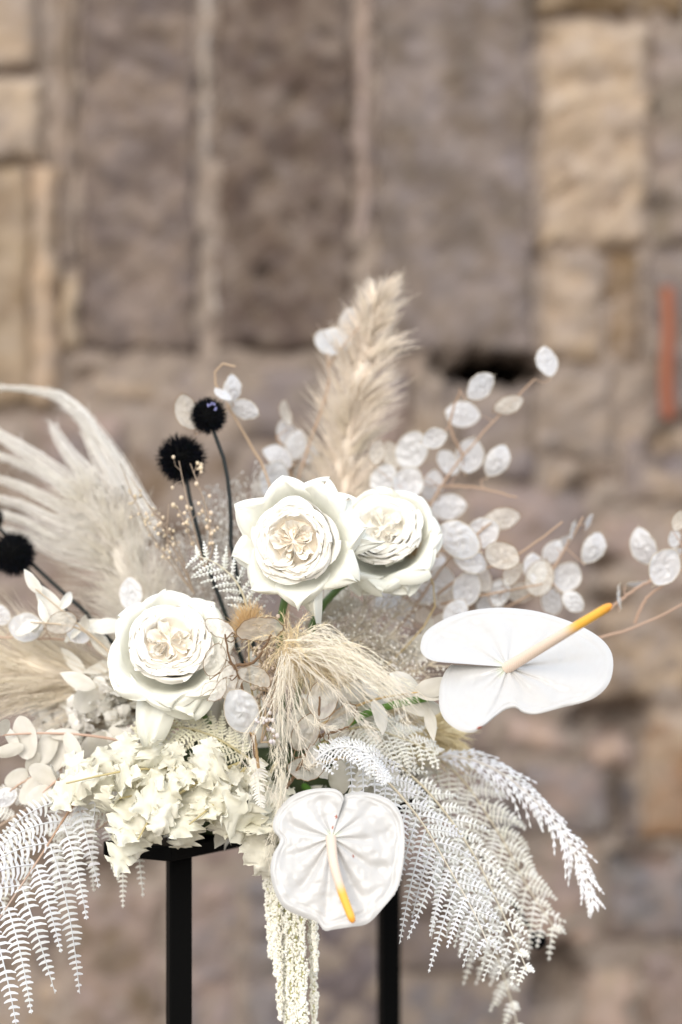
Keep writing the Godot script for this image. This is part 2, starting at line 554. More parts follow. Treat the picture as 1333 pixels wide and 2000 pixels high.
func spathe(label: String, at: Vector3, outline: Array, slope: Vector2, bow: float, veins: Array, lift: Array, spadix: Array, spadix_tip: float, r0: float, stem: Array, s: float, flecks: Array) -> void:
	# outline: photo points swept from one side of the notch to the other; slope: depth per unit right / up, so the leaf stands tilted in space
	var t := thing("anthurium", label, "anthurium", at, "two white anthuriums")
	var pts := []
	var base2 := Vector2(outline[0][0], outline[0][1])
	for k in range(1, outline.size()):
		pts.append(Vector3(outline[k][0] - base2.x, base2.y - outline[k][1], 0.0) / PER_METRE)
	var na := 150
	var nr := 44
	var ring := spline(pts, na)
	var pos := PackedVector3Array()
	var cc := PackedColorArray()
	var col := lin(194, 193, 191)
	var scale := (FOCUS - at.z) / FOCUS
	for i in nr:
		var f := float(i) / (nr - 1)
		for j in na:
			var th := float(j) / (na - 1)
			var e := ring[j]
			var p := e * pow(f, 0.9)
			var R := e.length()
			var z := p.x * slope.x + p.y * slope.y
			z += bow * sin(PI * f * 0.62) * R
			# sunken veins fan out from the foot of the spadix and bend round inside the margin
			var groove := 0.0
			for vv in veins:
				var bend: float = vv + 0.10 * signf(vv - 0.5) * (f - 0.5) * (f - 0.2)
				groove += exp(-pow((th - bend) / (0.016 + 0.008 * f), 2.0))
			groove = minf(groove, 1.0) * smoothstep(0.0, 0.12, f) * (1.0 - smoothstep(0.72, 0.9, f))
			var band := exp(-pow((f - 0.885 - 0.02 * sin(th * 40.0)) / 0.02, 2.0))
			z -= 0.0022 * groove + 0.0010 * band
			var wv := Vector3(p.x * 2300.0, p.y * 2300.0, s * 10.0) * 0.38
			var quilt := absf(nz.get_noise_3dv(wv)) + 0.5 * nz.get_noise_3dv(wv * 2.1)
			quilt = 0.55 * quilt + 0.9 * nz.get_noise_3d(th * 90.0, f * 12.0 + th * 6.0, s * 10.0)
			z += 0.0026 * quilt * smoothstep(0.1, 0.5, f) * (1.0 - smoothstep(0.92, 1.0, f))
			z += 0.004 * nz.get_noise_3dv(wv * 0.3) * f
			z -= 0.0018 * pow(maxf(f - 0.92, 0.0) / 0.08, 2.0)
			z += lerpf(lift[0], lift[1], th) * f * (pow(absf(2.0 * th - 1.0), 6.0))
			pos.append(at + Vector3(p.x * scale, p.y * scale, z))
			var k := 1.0 + 0.02 * nz.get_noise_3d(p.x * 4000.0, p.y * 4000.0, s)
			var gc := col * k
			if f < 0.16:
				gc = gc.lerp(lin(222, 232, 196), 0.7 * (1.0 - f / 0.16) * (1.0 if absf(2.0 * th - 1.0) > 0.7 else 0.15))
			for q in flecks:
				if Vector2((p.x - (q[0] - base2.x) / PER_METRE) / q[2], (p.y - (base2.y - q[1]) / PER_METRE) / q[3]).length() < 1.0 / PER_METRE:
					gc = lin(150, 74, 48)
			cc.append(gc)
	var g := Geo.new()
	g.grid(nr, na, pos, cc)
	obj("spathe", g, M.spathe, t)
	# spadix: a rod of tiny rounded beads
	g = Geo.new()
	var path := spline(spadix, 90)
	pos = PackedVector3Array()
	cc = PackedColorArray()
	var u := Vector3(0, 0, 1)
	var sides := 22
	for i in 90:
		var f := i / 89.0
		var d := (path[mini(i + 1, 89)] - path[maxi(i - 1, 0)]).normalized()
		u = (u - d * u.dot(d)).normalized()
		var w := d.cross(u)
		var r := r0 * lerpf(1.0, 0.68, f)
		if f > 0.93:
			r *= sqrt(maxf(1.0 - pow((f - 0.93) / 0.07, 2.0), 0.0)) + 0.001
		for j in sides:
			var a := TAU * j / sides
			var bead := 0.5 + 0.5 * cos(a * 11.0 * 0.5 * 2.0 + PI * (i % 2)) if f < 0.95 else 0.0
			pos.append(path[i] + (u * cos(a) + w * sin(a)) * r * (1.0 + 0.035 * bead))
			var m := smoothstep(spadix_tip - 0.06, spadix_tip + 0.1, f + 0.02 * nz.get_noise_2d(j * 30.0, i * 9.0))
			var c0 := lin(222, 200, 180).lerp(lin(244, 186, 74), m).lerp(lin(226, 132, 40), smoothstep(0.9, 1.0, f) * 0.6)
			cc.append(c0.lerp(lin(238, 222, 208), 0.45 * bead * (1.0 - m)))
	g.grid(90, sides, pos, cc, true)
	obj("spadix", g, M.spadix, t)
	g = Geo.new()
	g.tube(spline(stem, 20), 0.0034, 0.003, 10, lin(104, 150, 62), lin(84, 126, 50))
	obj("stem", g, M.green, t)


# ---------------------------------------------------------------- plumes, globes, sprays
func plume(called: String, label: String, category: String, axis: PackedVector3Array, widths: Array, count: int, length: Vector2, rad: float, col: Color, open: float, sway: Vector3, s: int, fuzz := 0.12, core := 0.5) -> Node3D:
	rng.seed = s
	var t := thing(called, label, category, axis[0])
	var g := Geo.new()
	var m := axis.size()
	var clump := 11
	for q in count / clump:
		var f := pow(rng.randf(), 0.85)
		var i := mini(int(f * (m - 1)), m - 2)
		var along := (axis[i + 1] - axis[i]).normalized()
		var p := axis[i].lerp(axis[i + 1], f * (m - 1) - i)
		var side := along.cross(rv()).normalized()
		var wi := f * (widths.size() - 1)
		var w: float = lerpf(widths[int(wi)], widths[mini(int(wi) + 1, widths.size() - 1)], wi - int(wi))
		var off := sqrt(rng.randf())
		p += side * w * off * 0.62 - along * w * 0.6
		var d := (along + side * open * (0.35 + off) + rv() * 0.12).normalized()
		var l: float = rng.randf_range(length.x, length.y) * (0.75 + 0.5 * w / widths[0])
		var bend := (side * 0.25 + rv() * 0.16) * open + sway * rng.randf_range(0.5, 1.2)
		var shade := jit(col, 0.05)
		for k in clump:
			g.strand(p + rv() * w * 0.1, (d + rv() * fuzz).normalized(), l * rng.randf_range(0.6, 1.1), bend + rv() * (0.07 + fuzz * 0.4), 5, rad * rng.randf_range(0.6, 1.25), jit(shade, 0.04))
	# the dense heart of the plume, where the spikelets are packed
	var rows := axis.size()
	var pos := PackedVector3Array()
	var cc := PackedColorArray()
	for i in rows:
		var f := float(i) / (rows - 1)
		var wi := f * (widths.size() - 1)
		var w: float = lerpf(widths[int(wi)], widths[mini(int(wi) + 1, widths.size() - 1)], wi - int(wi)) * core * (sqrt(1.0 - pow(f, 4.0)) + 0.02)
		var dd := (axis[mini(i + 1, rows - 1)] - axis[maxi(i - 1, 0)]).normalized()
		var u := dd.cross(Vector3(0, 0, 1)).normalized()
		for j in 22:
			var a := TAU * j / 22.0
			var e := u * cos(a) + dd.cross(u) * sin(a)
			pos.append(axis[i] + e * w * (1.0 + 0.5 * nz.get_noise_3d(f * 90.0, a * 14.0, s)))
			cc.append(jit(col, 0.03))
	var gc := Geo.new()
	gc.grid(rows, 22, pos, cc, true)
	obj("plume_core", gc, M.hair, t)
	var o := obj("plume_hairs", g, M.hair, t)
	o.set_meta("kind", "stuff")
	g = Geo.new()
	g.tube(axis, 0.0018, 0.0006, 6, lin(206, 186, 150), lin(216, 200, 170))
	obj("stem", g, M.twig, t)
	return t


func globe(label: String, at: Vector3, r: float, stem: Array, s: int, violet := false) -> void:
	rng.seed = s
	var t := thing("black_thistle", label, "thistle", at, "black dyed thistle globes")
	var g := Geo.new()
	g.ball(at, Vector3.ONE * r * 0.78, Color(0.004, 0.005, 0.007), 12, 16, nz, 0.2)
	var N := 900
	for k in N:
		var y := 1.0 - 2.0 * (k + 0.5) / N
		var a := k * 2.39996
		var d := (Vector3(sqrt(1.0 - y * y) * cos(a), y, sqrt(1.0 - y * y) * sin(a)) + rv() * 0.09).normalized()
		g.strand(at + d * r * 0.7, d, r * rng.randf_range(0.26, 0.40), rv() * 0.25, 2, r * 0.036, Color(0.006, 0.007, 0.01) * rng.randf_range(0.6, 1.6))
	obj("globe", g, M.black, t)
	if violet:
		g = Geo.new()
		for k in 9:
			var d := Vector3(0.25 + rng.randf_range(-0.25, 0.3), 0.5 + rng.randf_range(-0.25, 0.25), 0.8).normalized()
			g.ball(at + d * r * 1.0, Vector3.ONE * r * 0.055, lin(150, 150, 200), 4, 6)
		obj("violet_florets", g, M.bud, t)
	g = Geo.new()
	var line := [at]
	line.append_array(stem)
	var path := spline(line, 18)
	for i in path.size():
		path[i] += rv() * 0.0006
	g.tube(path, 0.0017, 0.0021, 7, lin(24, 30, 28), lin(30, 38, 32))
	obj("stem", g, M.twig, t)


func spray(label: String, roots: Array, tips: Array, bud: float, bud_col: Color, stem_col: Color, forks: int, spread: float, s: int, called := "bud_spray") -> void:
	# fine branching twigs that carry little round buds
	rng.seed = s
	var t := thing(called, label, "dried spray", roots[0])
	var g := Geo.new()
	var b := Geo.new()
	for k in tips.size():
		var a: Vector3 = roots[k % roots.size()]
		var e: Vector3 = tips[k]
		var mid := a.lerp(e, 0.5) + rv() * 0.012
		var path := spline([a, mid, e], 12)
		g.tube(path, 0.0008, 0.0004, 4, stem_col, stem_col)
		for q in forks:
			var f := rng.randf_range(0.4, 1.0)
			var p := path[int(f * 11.0)]
			var dir := ((e - a).normalized() * 0.7 + rv()).normalized()
			var l := rng.randf_range(0.3, 1.0) * spread
			var tip := p + dir * l + Vector3(0, -0.002, 0)
			g.tube(PackedVector3Array([p, p.lerp(tip, 0.5) + rv() * l * 0.12, tip]), 0.0004, 0.00025, 3, stem_col, stem_col)
			if bud > 0.0:
				b.ball(tip, Vector3.ONE * bud * rng.randf_range(0.7, 1.2) * Vector3(1, 1.15, 1), jit(bud_col, 0.1), 6, 8)
				if rng.randf() < 0.4:
					b.ball(p.lerp(tip, 0.6) + rv() * 0.002, Vector3.ONE * bud * rng.randf_range(0.6, 0.9), jit(bud_col, 0.1), 5, 7)
	obj("twigs", g, M.twig, t)
	if bud > 0.0:
		obj("buds", b, M.bud, t).set_meta("kind", "stuff")


func pods(label: String, stems: Array, discs: Array, z: float, clear: bool, s: int, twig := Color(0.42, 0.3, 0.22), zs := 0.03) -> void:
	# silver-dollar branch: stems (photo points, depths) and pods given as [x, y, length, degrees, turn]
	rng.seed = s
	var paths := []
	for st in stems:
		paths.append(pix(st, z - 0.01, z + 0.01, 24))
	var t := thing("honesty_branch", label, "dried branch", paths[0][0])
	var g := Geo.new()
	for p: PackedVector3Array in paths:
		for i in p.size():
			p[i] += rv() * 0.0004
		g.tube(p, 0.0015, 0.0008, 6, twig, twig)
	for d in discs:
		var size: float = d[2] / PER_METRE
		var zz := z + rng.randf_range(-zs, zs)
		var a := deg_to_rad(d[3])
		var dir := Vector3(cos(a), sin(a), rng.randf_range(-0.25, 0.25)).normalized()
		var centre := P(d[0], d[1], zz)
		var foot := centre - dir * size * 0.5
		var best := INF
		var near := foot
		for p: PackedVector3Array in paths:
			for q in p:
				if q.distance_squared_to(foot) < best:
					best = q.distance_squared_to(foot)
					near = q
		var turn: float = d[4] if d.size() > 4 else rng.randf_range(-0.5, 0.5)
		var side := dir.cross(Vector3(0, 0, 1)).normalized()
		var face := Vector3(0, 0, 1) * cos(turn) + side * sin(turn)
		var kind: Array = V.film if clear or (d.size() > 5 and d[5] == 1) else V.disc
		put("pod", kind[rng.randi() % 6], t, foot, dir, face + Vector3(0, rng.randf_range(-0.1, 0.35), 0), size, d[6] if d.size() > 6 else 1.0)
		var end := foot - dir * size * 0.13
		if near.distance_to(end) < 0.2:
			g.tube(spline([near, near.lerp(end, 0.5) + rv() * 0.004, end], 7), 0.0006, 0.0004, 4, twig, twig)
	obj("branch", g, M.twig, t)


func pinna(g: Geo, path: PackedVector3Array, face: Vector3, reach: float, wide: float, count: int, lean: float, col: Color) -> void:
	g.tube(path, 0.0008, 0.0003, 4, col, col)
	var m := path.size()
	for k in count:
		var f := (k + 0.5) / count
		var i := mini(int(f * (m - 1)), m - 2)
		var p := path[i].lerp(path[i + 1], f * (m - 1) - i)
		var d := (path[i + 1] - path[i]).normalized()
		var nn := (face - d * face.dot(d)).normalized()
		var side := d.cross(nn)
		var l := reach * minf(1.0, 0.55 + 3.0 * f) * (1.0 - pow(f, 1.6) * 0.86)
		var cc := jit(col, 0.09)
		for sgn: float in [-1.0, 1.0]:
			var dir := (side * sgn + d * (lean + rng.randf_range(-0.1, 0.1)) + nn * rng.randf_range(-0.3, 0.12)).normalized()
			if rng.randf() < 0.05:
				continue
			var ln := l * rng.randf_range(0.72, 1.1)
			var w := d * wide * 0.5
			var mid := p + dir * ln * 0.55 + nn * ln * 0.06
			var tip := p + dir * ln + d * ln * 0.16 - nn * ln * 0.05
			var n2 := (nn + side * sgn * 0.25).normalized()
			g.facet(p - w, p + w, mid + w * 0.9, cc, n2)
			g.facet(p - w, mid + w * 0.9, mid - w * 0.8, cc, n2)
			g.facet(mid - w * 0.8, mid + w * 0.9, tip + w * 0.45, cc, n2)
			g.facet(mid - w * 0.8, tip + w * 0.45, tip - w * 0.35, cc, n2)


func frond(label: String, rachis: PackedVector3Array, count: int, span: Array, cone: float, sag: float, reach: float, col: Color, rachis_col: Color, s: int, facing := Vector3(0.1, 0.35, 1), from := 0.05, called := "fern_frond", group := "", one_side := 0, wide := 0.0021, lean := 0.14, other := 1.0) -> void:
	rng.seed = s
	var t := thing(called, label, "fern", rachis[0], group)
	var g := Geo.new()
	g.tube(rachis, 0.0013, 0.0005, 6, rachis_col, rachis_col.lerp(col, 0.5))
	obj("midrib", g, M.twig, t)
	var m := rachis.size()
	for k in count:
		var f := lerpf(from, 0.985, float(k) / (count - 1))
		var i := mini(int(f * (m - 1)), m - 2)
		var p := rachis[i].lerp(rachis[i + 1], f * (m - 1) - i) - facing.normalized() * 0.001
		var d := (rachis[i + 1] - rachis[i]).normalized()
		var nn := (facing - d * facing.dot(d)).normalized()
		var side := d.cross(nn)
		var si := f * (span.size() - 1)
		var l: float = lerpf(span[int(si)], span[mini(int(si) + 1, span.size() - 1)], si - int(si))
		for sgn: float in [-1.0, 1.0]:
			if one_side != 0 and sgn != one_side:
				continue
			var ln: float = l * rng.randf_range(0.74, 1.16) * (other if sgn < 0.0 else 1.0)
			var dir := (side * sgn * sin(cone) + d * cos(cone) + nn * rng.randf_range(-0.2, 0.12)).normalized()
			var pts := []
			var droop := sag * rng.randf_range(0.55, 1.5)
			var wander := rv() * 0.16
			for q in 5:
				var u := q / 4.0
				pts.append(p + dir * ln * u + Vector3(0, -1, 0) * droop * ln * u * u + wander * ln * u * u + nn * ln * 0.1 * sin(PI * u))
			var path := spline(pts, 12)
			var h := Geo.new()
			pinna(h, path, facing + rv() * 0.15, reach * (0.55 + 0.45 * ln / span[span.size() / 2]), wide, int(clampf(ln / (wide * 1.35), 5, 46)), lean, jit(col, 0.03))
			obj("leaflet", h, M.fern, t)


func leafy(called: String, label: String, category: String, stems: Array, z: float, kind: Array, leaves: Array, size: Vector2, s: int, twig: Color, per_stem := 0, zs := 0.03, splay := 1.0, group := "") -> void:
	# a branch with leaves: hand-placed [x, y, length, degrees] ones first, then more along its stems
	rng.seed = s
	var paths := []
	for st in stems:
		paths.append(pix(st, z - 0.02, z + 0.02, 24))
	var t := thing(called, label, category, paths[0][0], group)
	var g := Geo.new()
	for p: PackedVector3Array in paths:
		g.tube(p, 0.0016, 0.0007, 6, twig, twig)
	for d in leaves:
		var a := deg_to_rad(d[3])
		var dir := Vector3(cos(a), sin(a), rng.randf_range(-0.3, 0.3)).normalized()
		var sz: float = d[2] / PER_METRE
		var foot := P(d[0], d[1], z + rng.randf_range(-zs, zs)) - dir * sz * 0.5
		put("leaf", kind[rng.randi() % kind.size()], t, foot, dir, Vector3(rng.randf_range(-0.5, 0.5), rng.randf_range(-0.2, 0.7), 1), sz)
	for p: PackedVector3Array in paths:
		for k in per_stem:
			var f := rng.randf_range(0.12, 1.0)
			var i := mini(int(f * 23.0), 22)
			var d := (p[i + 1] - p[i]).normalized()
			var dir := (d * 0.6 + rv() * splay + Vector3(0, 0, 0.25)).normalized()
			put("leaf", kind[rng.randi() % kind.size()], t, p[i], dir, Vector3(rng.randf_range(-0.8, 0.8), rng.randf_range(-0.2, 0.9), 1), rng.randf_range(size.x, size.y))
	obj("branch", g, M.twig, t)


func feathered(g: Geo, path: PackedVector3Array, r: float, barbs: int, barb: float, col: Color) -> void:
	g.tube(path, r, r * 0.35, 3, col, col)
	var m := path.size()
	for k in barbs:
		var f := rng.randf_range(0.08, 1.0)
		var i := mini(int(f * (m - 1)), m - 2)
		var d := (path[i + 1] - path[i]).normalized()
		g.strand(path[i].lerp(path[i + 1], f * (m - 1) - i), (d + rv() * 0.55).normalized(), barb * rng.randf_range(0.5, 1.3), rv() * 0.15 + Vector3(0, -0.1, 0), 3, r * 0.6, jit(col, 0.06))


# ---------------------------------------------------------------- the wall
func stone(parent: Node3D, x0: float, y0: float, x1: float, y1: float, out: float, col: Color, col2: Color, rough: float, diag: float, s: float, step := 11.0, soft := 16.0) -> void:
	var nx := maxi(int((x1 - x0) / step), 4) + 1
	var ny := maxi(int((y1 - y0) / step), 4) + 1
	var pos := PackedVector3Array()
	var cc := PackedColorArray()
	for i in range(-1, ny + 1):
		for j in range(-1, nx + 1):
			var ii := clampi(i, 0, ny - 1)
			var jj := clampi(j, 0, nx - 1)
			var x := lerpf(x0, x1, float(jj) / (nx - 1))
			var y := lerpf(y0, y1, float(ii) / (ny - 1))
			var e := minf(minf(x - x0, x1 - x), minf(y - y0, y1 - y))
			var k := clampf(e / soft, 0.0, 1.0)
			var back := (1.0 - sqrt(1.0 - (1.0 - k) * (1.0 - k))) * soft / 1600.0
			var wob := Vector2(nz.get_noise_3d(x * 0.22, y * 0.22, s * 9.0), nz.get_noise_3d(x * 0.22, y * 0.22, s * 9.0 + 200.0)) * 13.0 * (1.0 - k * 0.7)
			var z := out - back
			if i != ii or j != jj:
				z = -0.06
			else:
				z -= hollow(x, y)
				z += rough * (nz.get_noise_3d(x * 0.28, y * 0.28, s * 40.0) + 0.5 * nz.get_noise_3d(x * 0.75, y * 0.75, s * 60.0))
				z += diag * nz.get_noise_3d((x + y) * 0.16, (x - y) * 0.9, s * 12.0)
			pos.append(P(x + wob.x, y + wob.y, WALL_Z) + Vector3(0, 0, z))
			var m := clampf(0.5 + 0.9 * nz.get_noise_3d(x * 0.16, y * 0.16, s * 70.0) + 0.55 * nz.get_noise_3d(x * 0.6, y * 0.6, s * 30.0) + (0.5 * nz.get_noise_3d((x + y) * 0.1, (x - y) * 0.6, s * 22.0) if diag > 0.0 else 0.0), 0.0, 1.0)
			m = m * 1.4 - 0.2
			var hue := nz.get_noise_3d(x * 0.3, y * 0.3, s * 17.0 + 40.0)
			var blot := nz.get_noise_3d(x * 0.5, y * 0.5, s * 5.0 + 90.0)
			var tone := Color(lerpf(col.r, col2.r, m), lerpf(col.g, col2.g, m), lerpf(col.b, col2.b, m)) * (0.96 + 0.08 * blot)
			cc.append(Color(tone.r * (1.0 + 0.05 * hue), tone.g * (1.0 + 0.01 * hue), tone.b * (1.0 - 0.09 * hue)))
	var g := Geo.new()
	g.grid(ny + 2, nx + 2, pos, cc)
	obj("stone", g, M.stone, parent)


func hollow(x: float, y: float) -> float:
	var deep := 0.0
	for h in holes:
		var q := Vector2((x - h[0]) / h[2], (y - h[1]) / h[3]).length() * (1.0 + 0.5 * nz.get_noise_2d(x * 0.5, y * 0.5))
		deep = maxf(deep, h[4] * (1.0 - smoothstep(0.5, 1.25, q)))
	return deep


func wall() -> void:
	var t := thing("stone_wall", "weathered wall of big upright sandstone blocks and rough tan rubble behind the flowers", "wall", Vector3(0, 0, WALL_Z - 0.1))
	var grey := lin(112, 100, 94)
	var grey2 := lin(133, 119, 110)
	var dark := lin(95, 82, 75)
	var dark2 := lin(120, 107, 98)
	var tan_ := lin(166, 148, 130)
	var tan2 := lin(127, 109, 91)
	var ochre := lin(123, 104, 81)
	var sand := lin(178, 160, 141)
	var sand2 := lin(152, 138, 126)
	var pale := lin(140, 128, 119)
	# the mortar bed behind every stone, with the open holes sunk into it
	var g := Geo.new()
	var pos := PackedVector3Array()
	var cc := PackedColorArray()
	var nx := 190
	var ny := 230
	for i in ny:
		for j in nx:
			var x := lerpf(-900.0, 2250.0, j / (nx - 1.0))
			var y := lerpf(-700.0, 2995.0, i / (ny - 1.0))
			var z := 0.013 + 0.012 * nz.get_noise_2d(x * 0.3, y * 0.3) + 0.006 * nz.get_noise_2d(x * 1.1, y * 1.1)
			z -= hollow(x, y)
			pos.append(P(x, y, WALL_Z) + Vector3(0, 0, z))
			cc.append(pale.lerp(sand2, clampf(0.5 + nz.get_noise_2d(x * 0.25 + 900.0, y * 0.25), 0.0, 1.0)))
	g.grid(ny, nx, pos, cc)
	obj("mortar", g, M.mortar, t)
	# left pier: lighter blocks that stand proud
	stone(t, -120, -160, 80, 148, 0.04, tan_, sand2, 0.006, 0.0, 1.0, 11.0, 30.0)
	stone(t, -120, 154, 88, 322, 0.04, sand, sand2, 0.006, 0.0, 3.0, 11.0, 30.0)
	stone(t, -120, 328, 74, 800, 0.034, lin(142, 124, 104), lin(158, 141, 121), 0.004, 0.0, 4.0, 11.0, 30.0)
	stone(t, 66, 326, 118, 800, 0.044, lin(178, 155, 132), tan_, 0.005, 0.0, 4.4, 11.0, 26.0)
	# the upright dressed blocks
	stone(t, 112, -140, 152, 520, 0.026, lin(150, 135, 124), lin(138, 124, 112), 0.004, 0.0, 5.0, 11.0, 30.0)
	stone(t, 156, -140, 388, 692, 0.027, grey, grey2, 0.006, 0.012, 6.0, 11.0, 30.0)
	stone(t, 118, 540, 162, 690, 0.03, lin(184, 164, 140), lin(160, 144, 126), 0.012, 0.0, 6.5, 11.0, 30.0)
	stone(t, 424, -150, 692, 690, 0.027, dark, dark2, 0.008, 0.012, 7.0, 11.0, 30.0)
	stone(t, 392, -150, 420, 318, 0.024, lin(176, 166, 158), lin(156, 145, 136), 0.004, 0.0, 7.3, 11.0, 30.0)
	stone(t, 412, 524, 436, 622, 0.024, lin(178, 168, 160), lin(156, 145, 136), 0.005, 0.0, 7.6, 11.0, 30.0)
	stone(t, 728, -150, 1044, 700, 0.027, lin(112, 101, 93), lin(132, 121, 116), 0.006, 0.006, 8.0, 11.0, 30.0)
	stone(t, 690, -150, 728, 470, 0.026, lin(172, 155, 147), lin(150, 134, 125), 0.004, 0.0, 8.3, 11.0, 30.0)
	# right-hand rubble pier
	stone(t, 1050, -150, 1340, 40, 0.03, ochre, lin(139, 121, 100), 0.016, 0.0, 9.0, 11.0, 30.0)
	stone(t, 1052, 44, 1270, 494, 0.028, tan_, sand, 0.014, 0.0, 10.0, 11.0, 40.0)
	stone(t, 1262, 50, 1430, 490, 0.026, lin(144, 131, 123), lin(126, 115, 104), 0.012, 0.0, 11.0, 11.0, 40.0)
	stone(t, 1054, 488, 1184, 716, 0.026, sand2, tan_, 0.014, 0.0, 12.0, 11.0, 40.0)
	stone(t, 1178, 492, 1252, 720, 0.02, lin(119, 100, 79), lin(137, 119, 102), 0.010, 0.0, 12.4, 11.0, 24.0)
	stone(t, 1256, 488, 1460, 830, 0.026, lin(128, 117, 112), lin(138, 125, 114), 0.012, 0.0, 12.7, 11.0, 40.0)
	# rubble below: no true courses, each stone of its own size and bedded almost flush
	rng.seed = 77
	var s := 20.0
	var brown := lin(122, 107, 94)
	var ash := lin(128, 117, 113)
	var rose_grey := lin(150, 133, 125)
	var pink := lin(176, 154, 140)
	var slate := lin(128, 121, 119)
	var rubble := [
		[124, 722, 330, 800, pale, tan_], [336, 716, 452, 860, sand2, ash], [458, 712, 640, 870, ash, pale], [646, 720, 800, 900, rose_grey, ash], [806, 716, 892, 880, pale, sand2], [898, 756, 1046, 940, ash, pale],
		[-160, 812, 66, 1010, brown, sand2], [72, 808, 250, 990, ash, rose_grey], [256, 866, 470, 1060, brown, pale], [476, 876, 640, 1080, ash, brown], [646, 906, 890, 1090, rose_grey, ash],
		[1040, 720, 1200, 900, sand2, pale], [1206, 840, 1450, 990, tan_, ash], [1050, 908, 1210, 990, brown, tan_], [896, 946, 1160, 1160, ash, rose_grey], [1166, 996, 1450, 1166, sand2, rose_grey],
		[-150, 1016, 130, 1250, ash, rose_grey], [136, 996, 330, 1230, rose_grey, brown], [336, 1066, 560, 1290, ash, brown], [566, 1090, 800, 1300, rose_grey, ash], [806, 1100, 940, 1330, brown, ash], [946, 1166, 1140, 1370, rose_grey, ash], [1146, 1172, 1450, 1370, tan_, brown],
		[-150, 1256, 140, 1480, rose_grey, ash], [146, 1240, 420, 1460, brown, rose_grey], [426, 1296, 700, 1520, ash, brown], [706, 1310, 960, 1480, rose_grey, ash], [966, 1376, 1120, 1480, ash, pink], [1140, 1424, 1236, 1506, pink, rose_grey], [1246, 1380, 1450, 1640, lin(148, 122, 100), tan_],
		[-150, 1486, 120, 1700, ash, brown], [126, 1466, 340, 1680, brown, ash], [346, 1526, 600, 1700, ash, rose_grey], [606, 1526, 900, 1720, ash, rose_grey], [906, 1486, 1190, 1632, rose_grey, slate], [1200, 1510, 1246, 1650, slate, ash],
		[-150, 1706, 136, 1900, brown, ash], [142, 1730, 335, 2060, brown, rose_grey], [341, 1706, 470, 2060, ash, rose_grey], [476, 1706, 600, 2060, slate, ash], [606, 1726, 760, 2060, ash, lin(110, 100, 100)], [766, 1726, 1006, 1900, ash, brown], [1012, 1638, 1170, 1850, pink, rose_grey], [1176, 1656, 1440, 1840, slate, rose_grey],
		[-150, 1906, 136, 2060, brown, tan_], [766, 1906, 1060, 2060, ash, slate], [1124, 1880, 1240, 2060, pink, tan_], [1246, 1846, 1440, 2060, brown, rose_grey]]
	for q in rubble:
		s += 1.0
		stone(t, q[0], q[1], q[2], q[3], rng.randf_range(0.014, 0.03), q[4], q[5], rng.randf_range(0.006, 0.013), 0.0, s, 11.0, rng.randf_range(30.0, 46.0))
	# plainer blocks beyond the frame on both sides, below and above
	for side in 2:
		var x0 := -840.0 if side == 0 else 1480.0
		for r in 9:
			var y := -640.0 + r * 385.0
			for c in 2:
				s += 1.0
				stone(t, x0 + c * 345.0, y, x0 + c * 345.0 + 338.0, y + 378.0, rng.randf_range(0.014, 0.03), sand2.lerp(grey2, rng.randf()), grey2, 0.012, 0.0, s, 34.0, 30.0)
	for c in 6:
		for r in 3:
			s += 1.0
			stone(t, -140.0 + c * 268.0, 2080.0 + r * 300.0, 120.0 + c * 268.0, 2372.0 + r * 300.0, rng.randf_range(0.014, 0.03), grey2, grey, 0.012, 0.0, s, 30.0, 26.0)
		s += 1.0
		stone(t, -140.0 + c * 268.0, -640.0, 120.0 + c * 268.0, -170.0, 0.02, grey2, grey, 0.012, 0.0, s, 30.0, 20.0)
	# the rusty bar let into the wall on the right
	g = Geo.new()
	var bar := pix([[1303, 560], [1306, 640], [1302, 740], [1306, 815]], WALL_Z + 0.045, WALL_Z + 0.045, 16)
	g.tube(bar, 0.0075, 0.009, 10, lin(150, 92, 66), lin(140, 84, 62))
	tag(obj("iron_bar", g, M.rust), "rust red iron bar standing against the tan stones at the wall's right", "iron bar")


